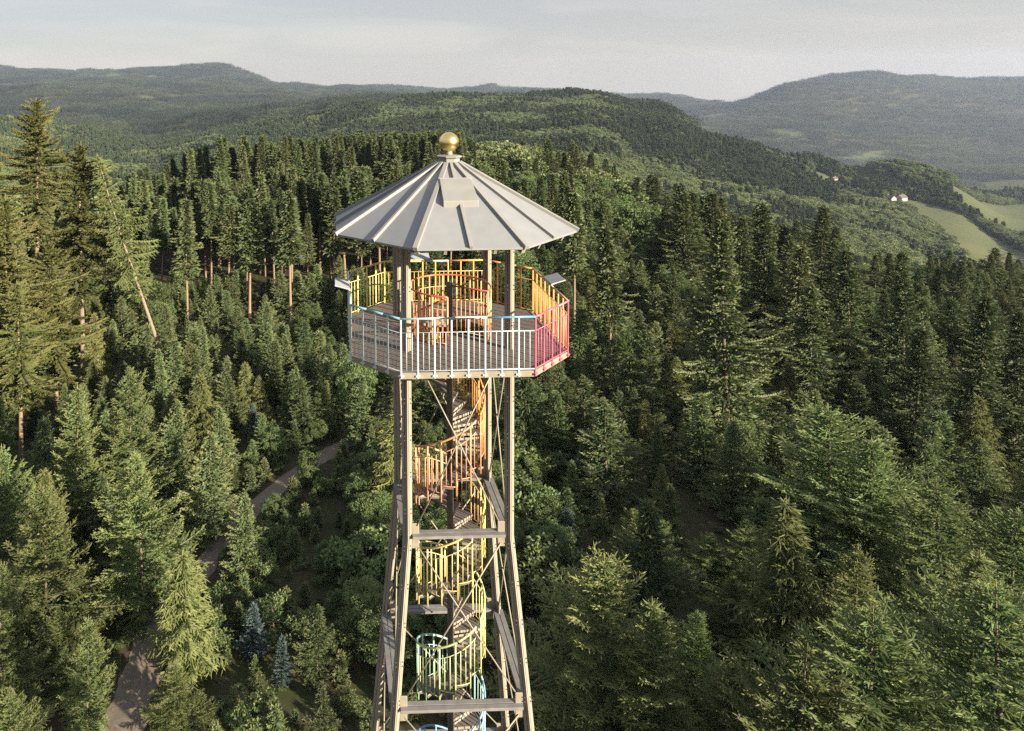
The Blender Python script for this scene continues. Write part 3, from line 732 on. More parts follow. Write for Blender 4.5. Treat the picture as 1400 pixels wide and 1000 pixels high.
            put(*quads(P2, D3, L3, tw, n1, out * 0.45, out)); put(*quads(P2, D3, L3, tw, n2, out * 0.45, out))
            # the needle-clad body of every side shoot and of the branch itself
            nu = unit(np.cross(np.cross(Ds, np.array([0, 0, 1.0])), Ds) + 0.25 * rg.normal(size=Ds.shape)); nl = unit(np.cross(Ds, nu))
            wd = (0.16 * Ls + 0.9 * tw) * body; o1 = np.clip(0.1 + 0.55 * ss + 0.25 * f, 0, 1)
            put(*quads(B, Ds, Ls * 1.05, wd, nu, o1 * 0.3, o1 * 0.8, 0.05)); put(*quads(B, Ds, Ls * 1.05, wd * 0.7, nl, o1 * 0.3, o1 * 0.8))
            nb_ = len(C) - 1; dd_ = unit(C[1:] - C[:-1]); ll_ = np.linalg.norm(C[1:] - C[:-1], axis=1) * 1.5; nn_ = unit(np.cross(dd_, np.array([-sin(a), cos(a), 0.0])))
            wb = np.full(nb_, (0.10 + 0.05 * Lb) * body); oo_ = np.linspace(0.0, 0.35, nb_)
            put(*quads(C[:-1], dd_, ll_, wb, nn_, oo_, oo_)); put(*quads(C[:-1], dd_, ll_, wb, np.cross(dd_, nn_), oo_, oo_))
        z += spacing * rg.uniform(0.8, 1.2) * (1.05 - 0.45 * f)
    # short inner twigs close round the stem
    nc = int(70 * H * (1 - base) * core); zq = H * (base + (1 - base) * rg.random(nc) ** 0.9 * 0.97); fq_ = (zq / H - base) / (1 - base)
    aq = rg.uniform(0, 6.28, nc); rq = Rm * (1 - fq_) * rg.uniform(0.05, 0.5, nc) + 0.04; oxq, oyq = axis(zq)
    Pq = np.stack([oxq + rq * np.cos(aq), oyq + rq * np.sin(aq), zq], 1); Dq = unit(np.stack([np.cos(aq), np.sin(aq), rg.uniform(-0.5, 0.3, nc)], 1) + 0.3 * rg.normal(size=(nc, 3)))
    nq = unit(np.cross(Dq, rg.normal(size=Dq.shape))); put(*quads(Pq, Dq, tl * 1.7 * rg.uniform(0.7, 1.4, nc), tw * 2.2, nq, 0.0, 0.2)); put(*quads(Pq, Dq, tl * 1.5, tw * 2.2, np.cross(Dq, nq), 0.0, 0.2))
    # the pale leader shoot
    ox, oy = axis(H); m = 10
    P = np.array([[ox, oy, H - 0.75 + 0.07 * i] for i in range(m)]); a = np.arange(m) * 2.4
    Dr = unit(np.stack([np.cos(a) * 0.55, np.sin(a) * 0.55, np.full(m, 0.85)], 1)); n1 = unit(np.cross(Dr, rg.normal(size=Dr.shape)))
    put(*quads(P, Dr, np.linspace(0.34, 0.16, m), tw * 1.1, n1, 0.6, 1.0)); put(*quads(P, Dr, np.linspace(0.34, 0.16, m), tw * 1.1, np.cross(Dr, n1), 0.6, 1.0))
    P = np.array([[ox, oy, H - 0.5]] * 2); Dr = np.array([[0, 0, 1.0]] * 2); put(*quads(P, Dr, 0.75, tw * 1.4, np.array([[1.0, 0, 0], [0, 1, 0]]), 0.7, 1.0))
    # dead stubs on a bare stem
    for k in range(dead):
        zq = rg.uniform(0.15, base) * H; a = rg.uniform(0, 6.28); ox, oy = axis(zq); l = rg.uniform(0.4, 1.4); w = 0.02
        p0 = np.array([ox, oy, zq]); p1 = p0 + np.array([cos(a) * l, sin(a) * l, -0.25 * l]); sd_ = np.array([-sin(a), cos(a), 0]) * w
        LV.append(np.array([p0 + sd_, p1, p0 - sd_, p0 - np.array([0, 0, w])])); LF.append(np.array([[0, 1, 2, 3]]) + ln); ln += 4
    if LV:
        lv = np.concatenate(LV); lf = np.concatenate([f_ for f_ in LF]); TF = np.concatenate([TF, lf + len(TV)]); TV = np.concatenate([TV, lv])
    return (TV, TF), (np.concatenate(Vs), np.concatenate(Fs), np.concatenate(Ts))
def broadleaf(seed, H, Rm, leaves=9000, lw=0.16, clumps=70, base=0.25, low=False):
    rg = np.random.default_rng(seed)
    TV, TF, axis = trunk_geo(rg, H * 0.8, 0.02 * H + 0.03, (rg.uniform(-0.3, 0.3), rg.uniform(-0.3, 0.3)), 0.02 * H)
    zc = H * (base + (1 - base) * 0.5); rz = H * (1 - base) * 0.5
    d = unit(rg.normal(size=(clumps, 3))); rr = rg.uniform(0.45, 1.0, clumps) ** 0.6
    lump = 1 + 0.22 * np.sin(3 * np.arctan2(d[:, 1], d[:, 0]) + seed) 
    C = np.stack([d[:, 0] * Rm * rr * lump, d[:, 1] * Rm * rr * lump, zc + d[:, 2] * rz * rr], 1)
    if low: C[:, 2] = np.maximum(C[:, 2], 0.12 * H)
    cr_ = rg.uniform(0.16, 0.30, clumps) * Rm
    k = rg.integers(0, clumps, leaves); q = unit(rg.normal(size=(leaves, 3))); rad = rg.uniform(0.3, 1.0, leaves) ** 0.5
    P = C[k] + q * (cr_[k] * rad)[:, None] * np.array([1, 1, 0.75])
    Dr = unit(q + rg.normal(size=q.shape) * 0.6 + np.array([0, 0, -0.15])); n1 = unit(q * 0.7 + np.array([0, 0, 0.6]) + rg.normal(size=q.shape) * 0.5)
    tip = np.clip(0.25 + 0.45 * q[:, 2] + rg.uniform(-0.3, 0.3, leaves), 0, 1)  # leaves paler towards the top of each clump
    V, Fq, t = quads(P, Dr, lw * rg.uniform(0.8, 1.6, leaves), lw * rg.uniform(0.6, 1.0, leaves), n1, tip, tip)
    # limbs
    LV, LF = [], []
    for i in range(min(14, clumps)):
        p0 = np.array([*axis(H * 0.8 * 0.5), H * rg.uniform(0.15, 0.5)]); p0[:2] = axis(p0[2]); p1 = C[i]; w = 0.012 * H
        sd_ = unit(np.cross(p1 - p0, [0, 0, 1.0])) * w
        LV.append(np.array([p0 + sd_, p1, p0 - sd_, p0 - [0, 0, w]])); LF.append(np.array([[0, 1, 2, 3]]) + 4 * i)
    lv = np.concatenate(LV); lf = np.concatenate(LF)
    TF = np.concatenate([TF, lf + len(TV)]); TV = np.concatenate([TV, lv])
    return (TV, TF), (V, Fq, t)
LIB = {}
def variant(key, geo, leafmat, bark=None):
    bark = bark or ('bark' if key[:3] in ('tal', 'fir', 'lea') else 'twigbark')
    (TV, TF), (V, Fq, t) = geo
    tm = np_mesh(key + "_trunk", TV, TF, [M[bark]], smooth=True); cm = np_mesh(key + "_crown", V, Fq, [M[leafmat]], attr={"tip": t})
    jm = np_mesh(key + "_whole", np.vstack([TV, V]), np.vstack([TF, Fq + len(TV)]), [M[bark], M[leafmat]], np.r_[np.zeros(len(TF), int), np.ones(len(Fq), int)], {"tip": np.r_[np.zeros(len(TV)), t]})
    LIB.setdefault(key.rsplit('-', 1)[0], []).append((tm, cm, jm, float(max(TV[:, 2].max(), V[:, 2].max()))))
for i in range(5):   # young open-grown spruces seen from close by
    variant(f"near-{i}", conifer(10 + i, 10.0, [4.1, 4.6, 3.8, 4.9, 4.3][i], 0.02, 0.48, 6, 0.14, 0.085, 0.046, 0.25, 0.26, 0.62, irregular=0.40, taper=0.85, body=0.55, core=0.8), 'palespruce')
for i in range(4):
    variant(f"mid-{i}", conifer(30 + i, 8.0, [2.6, 3.0, 2.4, 3.2][i], 0.03, 0.48, 6, 0.20, 0.13, 0.065, 0.30, 0.24, 0.62, irregular=0.42, taper=1.0, body=0.7), 'spruce')
for i in range(3):
    variant(f"weeping-{i}", conifer(50 + i, 9.0, [2.3, 2.0, 2.5][i], 0.05, 0.45, 6, 0.16, 0.11, 0.045, 0.30, 0.30, 0.30, weep=0.55, irregular=0.3, taper=0.75), 'larch')
for i in range(4):   # stand spruces with a clear stem
    variant(f"tall-{i}", conifer(60 + i, 19.0, [3.0, 3.4, 2.7, 3.2][i], [0.42, 0.36, 0.48, 0.40][i], 0.75, 6, 0.32, 0.22, 0.13, 0.46, 0.42, 0.28, irregular=0.5, taper=1.05, r0=0.19, dead=26, body=1.1, gap=0.12), 'dark')
for i in range(4):   # big dense dark conifers, branched to the ground
    variant(f"big-{i}", conifer(70 + i, 20.0, [5.6, 5.0, 6.2, 5.3][i], 0.06, 0.75, 7, 0.30, 0.20, 0.11, 0.42, 0.34, 0.36, irregular=0.55, taper=0.9, r0=0.28, gap=0.1), 'dark')
for i in range(4):   # softer, rounder young conifers
    variant(f"soft-{i}", conifer(170 + i, 7.0, [2.4, 2.9, 2.2, 2.6][i], 0.03, 0.45, 6, 0.18, 0.12, 0.06, 0.30, 0.30, 0.50, weep=[0.1, 0.25, 0.0, 0.18][i], irregular=0.5, taper=[0.8, 0.9, 0.75, 0.95][i], body=0.7, gap=0.12), 'spruce' if i % 2 else 'softgreen')
for i in range(3):   # old silver firs with clumpy irregular crowns
    variant(f"fir-{i}", conifer(80 + i, 30.0, [6.6, 6.0, 6.0][i], [0.20, 0.30, 0.15][i], 0.72, 7, 0.26, 0.17, 0.13, 0.42, 0.30, 0.24, irregular=0.75, taper=0.55, r0=0.40, dead=14, body=1.5, gap=0.14), 'fir')
variant("leaning-0", conifer(90, 26.0, 3.2, 0.36, 0.75, 6, 0.30, 0.18, 0.07, 0.40, 0.35, 0.15, weep=0.45, irregular=0.6, taper=0.6, lean=(-6.4, -1.0), r0=0.25, dead=22, gap=0.25, core=0.5), 'larch', 'palebark')
for i in range(2): variant(f"blue-{i}", conifer(95 + i, 4.0, [1.15, 1.3][i], 0.05, 0.33, 6, 0.12, 0.09, 0.05, 0.18, 0.12, 0.4, irregular=0.2), 'blue')
for i in range(3): variant(f"seedling-{i}", conifer(100 + i, 2.6, [0.8, 1.0, 0.9][i], 0.05, 0.32, 5, 0.13, 0.10, 0.055, 0.2, 0.12, 0.5, irregular=0.25), 'spruce')
for i in range(4): variant(f"bush-{i}", broadleaf(110 + i, 1.8, [1.0, 1.25, 0.9, 1.1][i], 3600, 0.085, 30, 0.05, True), 'leaf')
for i in range(3): variant(f"young-{i}", broadleaf(120 + i, 6.0, [1.9, 2.2, 1.7][i], 13000, 0.11, 70, 0.12), 'leaf')
for i in range(4): variant(f"broad-{i}", broadleaf(130 + i, 16.0, [5.0, 5.8, 4.6, 5.2][i], 6500, 0.55, 75, 0.15), 'leaf')
# far away: coarser spruces
for i in range(4): variant(f"far-{i}", conifer(140 + i, 19.0, [3.2, 3.6, 2.9, 3.4][i], [0.22, 0.16, 0.3, 0.2][i], 1.1, 5, 0.8, 0.6, 0.34, 0.85, 0.42, 0.30, irregular=0.5, taper=1.0, r0=0.2), 'far')
for i in range(4): variant(f"farbroad-{i}", broadleaf(150 + i, 15.0, [5.0, 5.8, 4.6, 5.2][i], 3500, 0.75, 60, 0.12), 'farleaf')

# ------------------------------------------------------------------ planting
def pick(kind, i): v = LIB[kind]; return v[i % len(v)]
def plant(name, kind, i, x, y, H, rz, label, cat, group=None, wide=1.0, tint=None):
    tm, cm, jm, h0 = pick(kind, i); s = H / h0
    e = empty(name, (x, y, h1(x, y) - 0.05)); e.scale = (s * wide, s * wide, s); tag(e, label, cat, group)
    e.rotation_euler = (0.035 * sin(x * 37.1), 0.035 * sin(y * 41.7), rz); link("trunk", tm, e); link("crown", cm, e)
    return e
PLACED = []   # x, y, radius
def tip(px, py, H):
    """ground spot of a tree H tall whose top shows at that bearing"""
    kx, kz = ray(px, py); D = 40.0
    for _ in range(40):
        x, y = CX + kx * D, CY + D; D = 0.5 * D + 0.5 * (h1(x, y) + H - CZ) / kz
    return CX + kx * D, CY + D
KEY = [  # name, kind, top (photo), height, width, label, category
 ("spruce_tree", "near", 190, 612, 11.0, 1.0, "full sunlit spruce on the left with pale shoot tips, just left above the yellow larch", "spruce tree"),
 ("spruce_tree", "near", 55, 655, 10.5, 1.05, "bushy mid-green spruce near the left edge, below the paired taller spruces", "spruce tree"),
 ("spruce_tree", "near", 98, 520, 12.5, 0.9, "slim spruce with a pale sunlit top, left one of the pair below the old firs", "spruce tree"),
 ("spruce_tree", "near", 176, 500, 12.5, 0.85, "narrow pointed spruce, right one of the pair below the old firs", "spruce tree"),
 ("spruce_tree", "near", 8, 598, 11.0, 0.9, "spruce cut by the left edge of the photo at mid height", "spruce tree"),
 ("spruce_tree", "near", -6, 760, 9.0, 0.9, "spruce cut by the left edge, beside the bushy mid-green one", "spruce tree"),
 ("larch_tree", "weeping", 252, 742, 7.6, 1.35, "bright yellow-green larch with drooping shoots leaning over the gravel path", "larch tree"),
 ("young_spruce", "near", 112, 840, 7.5, 0.78, "bright young spruce left of the wide lower end of the gravel path", "young spruce"),
 ("young_spruce", "near", 10, 935, 6.0, 1.0, "small spruce in the bottom left corner", "young spruce"),
 ("young_spruce", "mid", 432, 825, 4.6, 0.9, "lone sunlit sapling among low bushes between path and tower", "young spruce"),
 ("young_spruce", "mid", 441, 932, 4.0, 0.9, "small bright sapling at the lower edge, left of the tower foot", "young spruce"),
 ("young_spruce", "seedling", 378, 962, 2.6, 1.0, "little pale sapling at the bottom edge right of the path", "young spruce"),
 ("young_spruce", "mid", 330, 672, 6.2, 1.0, "green sapling tree standing right beside the middle of the path", "young spruce"),
 ("spruce_tree", "mid", 288, 590, 8.0, 1.05, "dark spruce left of the path bend with pale tip", "spruce tree"),
 ("larch_tree", "weeping", 278, 508, 9.0, 1.2, "round-shouldered weeping conifer in pale green, left of the path bend", "larch tree"),
 ("larch_tree", "weeping", 538, 560, 8.6, 1.3, "light yellow-green larch right behind the left legs of the tower", "larch tree"),
 ("spruce_tree", "mid", 490, 505, 7.5, 1.0, "dark young spruce at the far end of the gravel path", "spruce tree"),
 ("blue_spruce", "blue", 345, 822, 3.4, 1.0, "small silvery blue spruce among bushes right of the yellow larch", "blue spruce"),
 ("blue_spruce", "blue", 385, 868, 3.0, 1.0, "squat blue-grey spruce below the other one among the bushes", "blue spruce"),
 ("blue_spruce", "blue", 346, 548, 4.0, 0.8, "tiny blue spruce in the dark young growth behind the path", "blue spruce"),
 ("blue_spruce", "blue", 776, 692, 4.2, 1.05, "silvery blue spruce alone among dark trees right of the tower", "blue spruce"),
 ("spruce_tree", "near", 828, 752, 11.0, 1.1, "broad spruce with bright curled shoots, first right of the tower at the bottom", "spruce tree"),
 ("spruce_tree", "near", 905, 808, 10.8, 0.85, "spruce with two bright leading shoots, touching the broad one right of the tower", "spruce tree"),
 ("spruce_tree", "near", 1195, 820, 13.0, 1.1, "large pale green spruce in the lower right with long curved shoots", "spruce tree"),
 ("spruce_tree", "near", 1086, 866, 12.0, 0.95, "spruce top at the bottom edge, left of the large pale one", "spruce tree"),
 ("spruce_tree", "near", 1290, 650, 13.0, 1.0, "tall sunlit spruce with silvery green shoots near the right edge", "spruce tree"),
 ("spruce_tree", "near", 1136, 552, 13.0, 1.35, "very broad pale spruce with several tops, centre of the right half", "spruce tree"),
 ("spruce_tree", "near", 1195, 590, 12.5, 1.1, "pale spruce pressed against the right side of the very broad one", "spruce tree"),
 ("larch_tree", "weeping", 1086, 680, 11.5, 1.25, "yellowish weeping conifer with a rounded top below the very broad spruce", "larch tree"),
 ("spruce_tree", "mid", 882, 680, 8.6, 1.1, "dark green spruce with a lit tip, midway right of the tower", "spruce tree"),
 ("spruce_tree", "mid", 962, 535, 8.6, 1.0, "spruce with a bright forked tip in the dark hollow right of the tower", "spruce tree"),
 ("spruce_tree", "mid", 1003, 572, 8.2, 0.95, "spruce just right of the bright forked tip in the dark hollow", "spruce tree"),
 ("spruce_tree", "mid", 1064, 575, 9.0, 0.9, "thin spruce left of the very broad pale one", "spruce tree"),
 ("spruce_tree", "mid", 830, 545, 8.5, 1.2, "wide soft green tree with sunlit crown right of the tower stairs", "spruce tree"),
 ("spruce_tree", "near", 1172, 738, 10.5, 0.8, "thin lit spruce top between the weeping conifer and the silvery spruce", "spruce tree"),
 ("spruce_tree", "near", 1384, 690, 12.5, 1.1, "spruce cut by the right edge below the big dark tree", "spruce tree"),
 ("spruce_tree", "near", 1392, 800, 14.0, 1.1, "spruce in the lower right corner cut by the edge", "spruce tree"),
 ("spruce_tree", "near", 1332, 742, 12.0, 1.0, "sunlit spruce between the silvery one and the lower right corner", "spruce tree"),
 ("spruce_tree", "near", 1010, 905, 9.0, 0.8, "low spruce at the bottom edge in the dark gap", "spruce tree"),
 ("dark_conifer", "big", 1250, 440, 17.5, 1.0, "big dark spreading conifer standing alone near the right edge", "conifer"),
 ("larch_tree", "weeping", 1082, 492, 10.5, 0.85, "dull weeping conifer in shade above the very broad pale spruce", "larch tree"),
 ("dark_conifer", "big", 1052, 272, 25.0, 1.0, "tallest dark conifer of the group on the right, breaking the hillside", "conifer"),
 ("dark_conifer", "big", 1092, 325, 22.0, 0.95, "dark conifer right beside the tallest one on the right", "conifer"),
 ("dark_conifer", "big", 1168, 335, 21.0, 0.95, "dark pointed conifer in the middle of the right hand group", "conifer"),
 ("dark_conifer", "big", 1000, 290, 24.0, 0.9, "dark conifer left of the tallest one on the right", "conifer"),
 ("dark_conifer", "big", 1242, 338, 22.0, 0.8, "slim dark conifer at the right end of the group, against the meadows", "conifer"),
 ("dark_conifer", "big", 1110, 385, 19.0, 1.05, "broad conifer with lit left flank in front of the dark group", "conifer"),
 ("dark_conifer", "big", 1340, 395, 20.0, 0.95, "dark conifer at the right edge below the vineyards", "conifer"),
 ("dark_conifer", "big", 1395, 420, 18.0, 0.95, "conifer cut by the right edge below the vineyards", "conifer"),
 ("dark_conifer", "tall", 838, 305, 19.0, 1.0, "slim bright conifer on a bare stem right of the platform", "conifer"),
 ("dark_conifer", "tall", 786, 255, 21.0, 1.0, "tall conifer on a bare stem just right of the roof edge", "conifer"),
 ("fir_tree", "fir", 42, 132, 33.0, 0.92, "tallest old fir on the left rising above the far hills", "fir tree"),
 ("fir_tree", "fir", 104, 192, 28.0, 0.85, "old fir with a bare lower stem, right beside the tallest one", "fir tree"),
 ("fir_tree", "fir", -4, 262, 24.0, 0.9, "dark fir cut by the left edge beside the tallest one", "fir tree"),
 ("fir_tree", "fir", 70, 330, 18.0, 0.95, "shorter bushy fir in front of the two old firs", "fir tree"),
 ("fir_tree", "fir", 20, 380, 17.0, 0.95, "bushy dark fir at the left edge under the old firs", "fir tree"),
 ("spruce_tree", "tall", 252, 268, 19.0, 1.05, "sunlit spruce on a bare stem, first right of the leaning larch", "spruce tree"),
 ("spruce_tree", "tall", 338, 250, 20.0, 1.1, "full crowned spruce on a bare stem left of the platform", "spruce tree"),
 ("spruce_tree", "tall", 395, 258, 20.0, 1.15, "bright layered spruce on a bare stem, nearest the left roof edge", "spruce tree"),
]
for k, (nm, kind, px, py, H, wide, lab, cat) in enumerate(KEY):
    x, y = tip(px, py, H)
    plant(nm, kind, k, x, y, H, k * 1.7, lab, cat, wide=wide * ((0.86 if px < 600 else 1.1) if kind == 'near' else 1.0)); PLACED.append((x, y, 0.15 * H + 0.6))
# the leaning larch
gx, gy, _ = at_depth(228, 505, 84)
plant("larch_tree", "leaning", 0, gx, gy, 27.0, 0.0, "leaning half bare larch with a pale stem left of the tower", "larch tree"); PLACED.append((gx, gy, 3))

# random planting: candidates sorted by the size they show, the largest ones become things
CLEAR = np.array([on_ground(*p)[:2] for p in ((300, 1010), (300, 830), (345, 745), (420, 660), (520, 610), (560, 640), (560, 1010))])
def clear_of(x, y, r):
    for a, b, q in PLACED:
        if (a - x) ** 2 + (b - y) ** 2 < (0.55 * (q + r)) ** 2: return False
    return True
CAND = []   # (show, kind, x, y, H, wide)
def add(kind, x, y, H, wide=1.0, r=None):
    D = y - CY; z = h1(x, y); px, py = to_px(x, y, z + H); bx, by = to_px(x, y, z)
    mg = 2.5 * F / D + 10
    if not (-mg < px < 1400 + mg) or py > 1010 or by < -50: return
    if not clear_of(x, y, r or 0.17 * H): return
    PLACED.append((x, y, r or 0.17 * H)); CAND.append((H * wide / D, kind, x, y, H, wide))
def scatter(x0, x1, D0, D1, sp, fn):
    for D in np.arange(D0, D1, sp * 0.9):
        lo = CX + (x0 - PX) / F * D; hi = CX + (x1 - PX) / F * D
        for x in np.arange(lo, hi, sp):
            xx, dd = x + rng.uniform(-0.45, 0.45) * sp, D + rng.uniform(-0.45, 0.45) * sp
            fn(xx, dd + CY, PX + F * (xx - CX) / dd, dd)
def near_right(x, y, px, D):
    if path_dist(x, y) < 2.2: return
    q = rng.random(); H = rng.uniform(2.8, 5.2) if px < 1010 else rng.uniform(3.5, 7.0)
    add("weeping" if q < 0.08 else ("young" if q < 0.11 else ("near" if D < 48 else ("soft" if q < 0.5 else "mid"))), x, y, H, rng.uniform(0.9, 1.15))
scatter(760, 1460, 27, 62, 5.0, near_right)
def near_left(x, y, px, D):
    if path_dist(x, y) < 3.0 or in_poly(CLEAR, np.array(x), np.array(y)): return
    if px > 290 and D < 60: return
    q = rng.random(); H = rng.uniform(4.0, 8.0) if D > 45 else rng.uniform(2.5, 5.0)
    add("weeping" if q < 0.08 else ("young" if q < 0.12 else ("near" if D < 45 else ("soft" if q < 0.5 else "mid"))), x, y, H, rng.uniform(0.9, 1.1))
scatter(-60, 540, 33, 66, 4.2, near_left)
def belt(x, y, px, D):
    """dense young growth in front of the stand"""
    if path_dist(x, y) < 2.0 or in_poly(CLEAR, np.array(x), np.array(y)): return
    if 540 < px < 740 and D < 60: return
    q = rng.random(); H = (2.6 + 5.4 * rng.random() ** 1.6) * (1.0 + 0.35 * fbm(x / 14, y / 14, 77, 2))
    if px > 950: H *= 1.3
    add("young" if q < 0.08 else ("weeping" if q < 0.16 else ("soft" if q < 0.62 else "mid")), x, y, H, rng.uniform(0.75, 1.25), 0.9 + 0.1 * H)
scatter(-80, 1480, 60, 112, 2.6, belt)
def behind_tower(x, y, px, D):
    if path_dist(x, y) < 1.8: return
    add("bush" if rng.random() < 0.35 else "young", x, y, rng.uniform(1.6, 4.5), 1.1)
scatter(500, 780, 40, 64, 2.6, behind_tower)
def left_firs(x, y, px, D): add("fir" if rng.random() < 0.4 else "mid", x, y, rng.uniform(10, 17), 0.9)
scatter(-70, 150, 72, 118, 7, left_firs)
def stand(x, y, px, D):
    if fbm(x / 30, y / 30, 21, 2) < -0.35: return
    if px > 620 and rng.random() < 0.35 + (px - 620) / 400: return
    H = rng.uniform(13.5, 19.5) * (0.92 if px < 260 else 1.0)
    add("tall", x, y, H, rng.uniform(0.85, 1.4), 1.8)
scatter(170, 900, 113, 152, 4.7, stand)
def stand_gap(x, y, px, D):
    q = rng.random()
    if px > 620 and q < 0.35: add("broad", x, y, rng.uniform(7, 12), 1.0, 2.2)
    else: add("soft" if q < 0.6 else ("mid" if q < 0.85 else "young"), x, y, rng.uniform(4, 10), 1.1)
scatter(100, 940, 152, 205, 4.5, stand_gap)
def right_block(x, y, px, D):
    H = rng.uniform(9, 20) if px < 1150 else rng.uniform(5, 11)
    add("big" if rng.random() < 0.8 else "tall", x, y, H, rng.uniform(0.95, 1.5), 2.6)
scatter(930, 1480, 92, 175, 7.0, right_block)
def filler(x, y, px, D):
    q = rng.random(); add("young" if q < 0.2 else ("soft" if q < 0.65 else "mid"), x, y, rng.uniform(3, 8.5), rng.uniform(0.9, 1.3), 1.3)
scatter(600, 1010, 110, 156, 3.6, filler)
scatter(925, 1480, 112, 178, 4.4, filler)
def stand_back(x, y, px, D):
    H = rng.uniform(17, 21.5)
    if px > 640 and rng.random() < 0.5: H *= 0.75
    add("tall", x, y, H, rng.uniform(0.9, 1.4), 2.0)
scatter(180, 640, 205, 290, 5.2, stand_back)
def bushes(x, y, px, D):
    if path_dist(x, y) < (2.0 if D < 49 else 1.3): return
    q = rng.random()
    add("bush" if q < 0.34 else "seedling", x, y, rng.uniform(0.9, 2.6), rng.uniform(0.9, 1.3), 0.7)
scatter(230, 600, 33, 70, 1.95, bushes)
def path_side(x, y, px, D):
    d = path_dist(x, y)
    if not 1.9 < d < 3.4 or D < 48: return
    add("mid" if rng.random() < 0.5 else "young", x, y, rng.uniform(2.0, 3.4), 1.1, 0.6)
scatter(300, 560, 46, 74, 2.2, path_side)

CAND.sort(key=lambda c: -c[0])
GROUPS = {   # kind: (object name, category, group, label left, label right)
 "near": ("young_spruce", "young spruce", "young spruces close to the tower", "young spruce in the sunlit thicket left of the gravel path", "young spruce in the dense thicket right of the tower"),
 "mid": ("young_spruce", "young spruce", "young spruces in the thicket", "young spruce in the thicket between the path and the tall stand", "young spruce in the dark thicket right of the tower"),
 "soft": ("young_conifer", "young conifer", "soft young conifers in the thicket", "rounded soft green young conifer in the thicket left of the tower", "rounded soft green young conifer in the thicket right of the tower"),
 "broad": ("broadleaf_tree", "broadleaf tree", "broadleaf trees behind the tower", "leafy tree between the spruces behind the tower", "leafy tree between the spruces behind the tower on the right"),
 "weeping": ("larch_tree", "larch tree", "larches in the thicket", "pale green larch among the young spruces left of the tower", "pale green larch among the young spruces right of the tower"),
 "young": ("broadleaf_tree", "broadleaf tree", "young broadleaf trees in the thicket", "small leafy tree among the young spruces left of the tower", "small leafy tree among the young spruces right of the tower"),
 "fir": ("fir_tree", "fir tree", "firs below the old pair", "lower fir crowded beneath the two tall old firs", "lower fir crowded beneath the dark conifers"),
 "tall": ("spruce_tree", "spruce tree", "tall spruces of the stand", "tall spruce on a bare stem in the stand left of the roof", "tall spruce on a bare stem in the stand right of the roof"),
 "big": ("dark_conifer", "conifer", "dark conifers on the right", "dark dense conifer beside the left slope", "dark dense conifer in the crowded group on the right slope"),
 "bush": ("bush", "bush", "bushes in the clearing", "low leafy bush in the clearing left of the tower", "low leafy bush behind the tower foot"),
 "seedling": ("young_spruce", "sapling", "saplings in the clearing", "knee-high spruce sapling among bushes left of the tower", "knee-high spruce sapling behind the tower foot")}
LIMIT = {"conifer": 232, "leafy": 75, "bush": 110}
REST = {}
for n_c, (show, kind, x, y, H, wide) in enumerate(CAND):
    fam = "bush" if kind in ("bush",) else ("leafy" if kind in ("young", "broad") else "conifer")
    i = int(rng.integers(0, 50)); rz = float(rng.uniform(0, 6.28))
    if LIMIT[fam] > 0:
        LIMIT[fam] -= 1
        nm, cat, grp, la, lb = GROUPS[kind]; px, _ = to_px(x, y, h1(x, y) + H)
        plant(nm, kind, i, x, y, H, rz, la if px < 620 else lb, cat, grp, wide)
    else: REST.setdefault(kind, []).append((x, y, H, rz, wide, i))

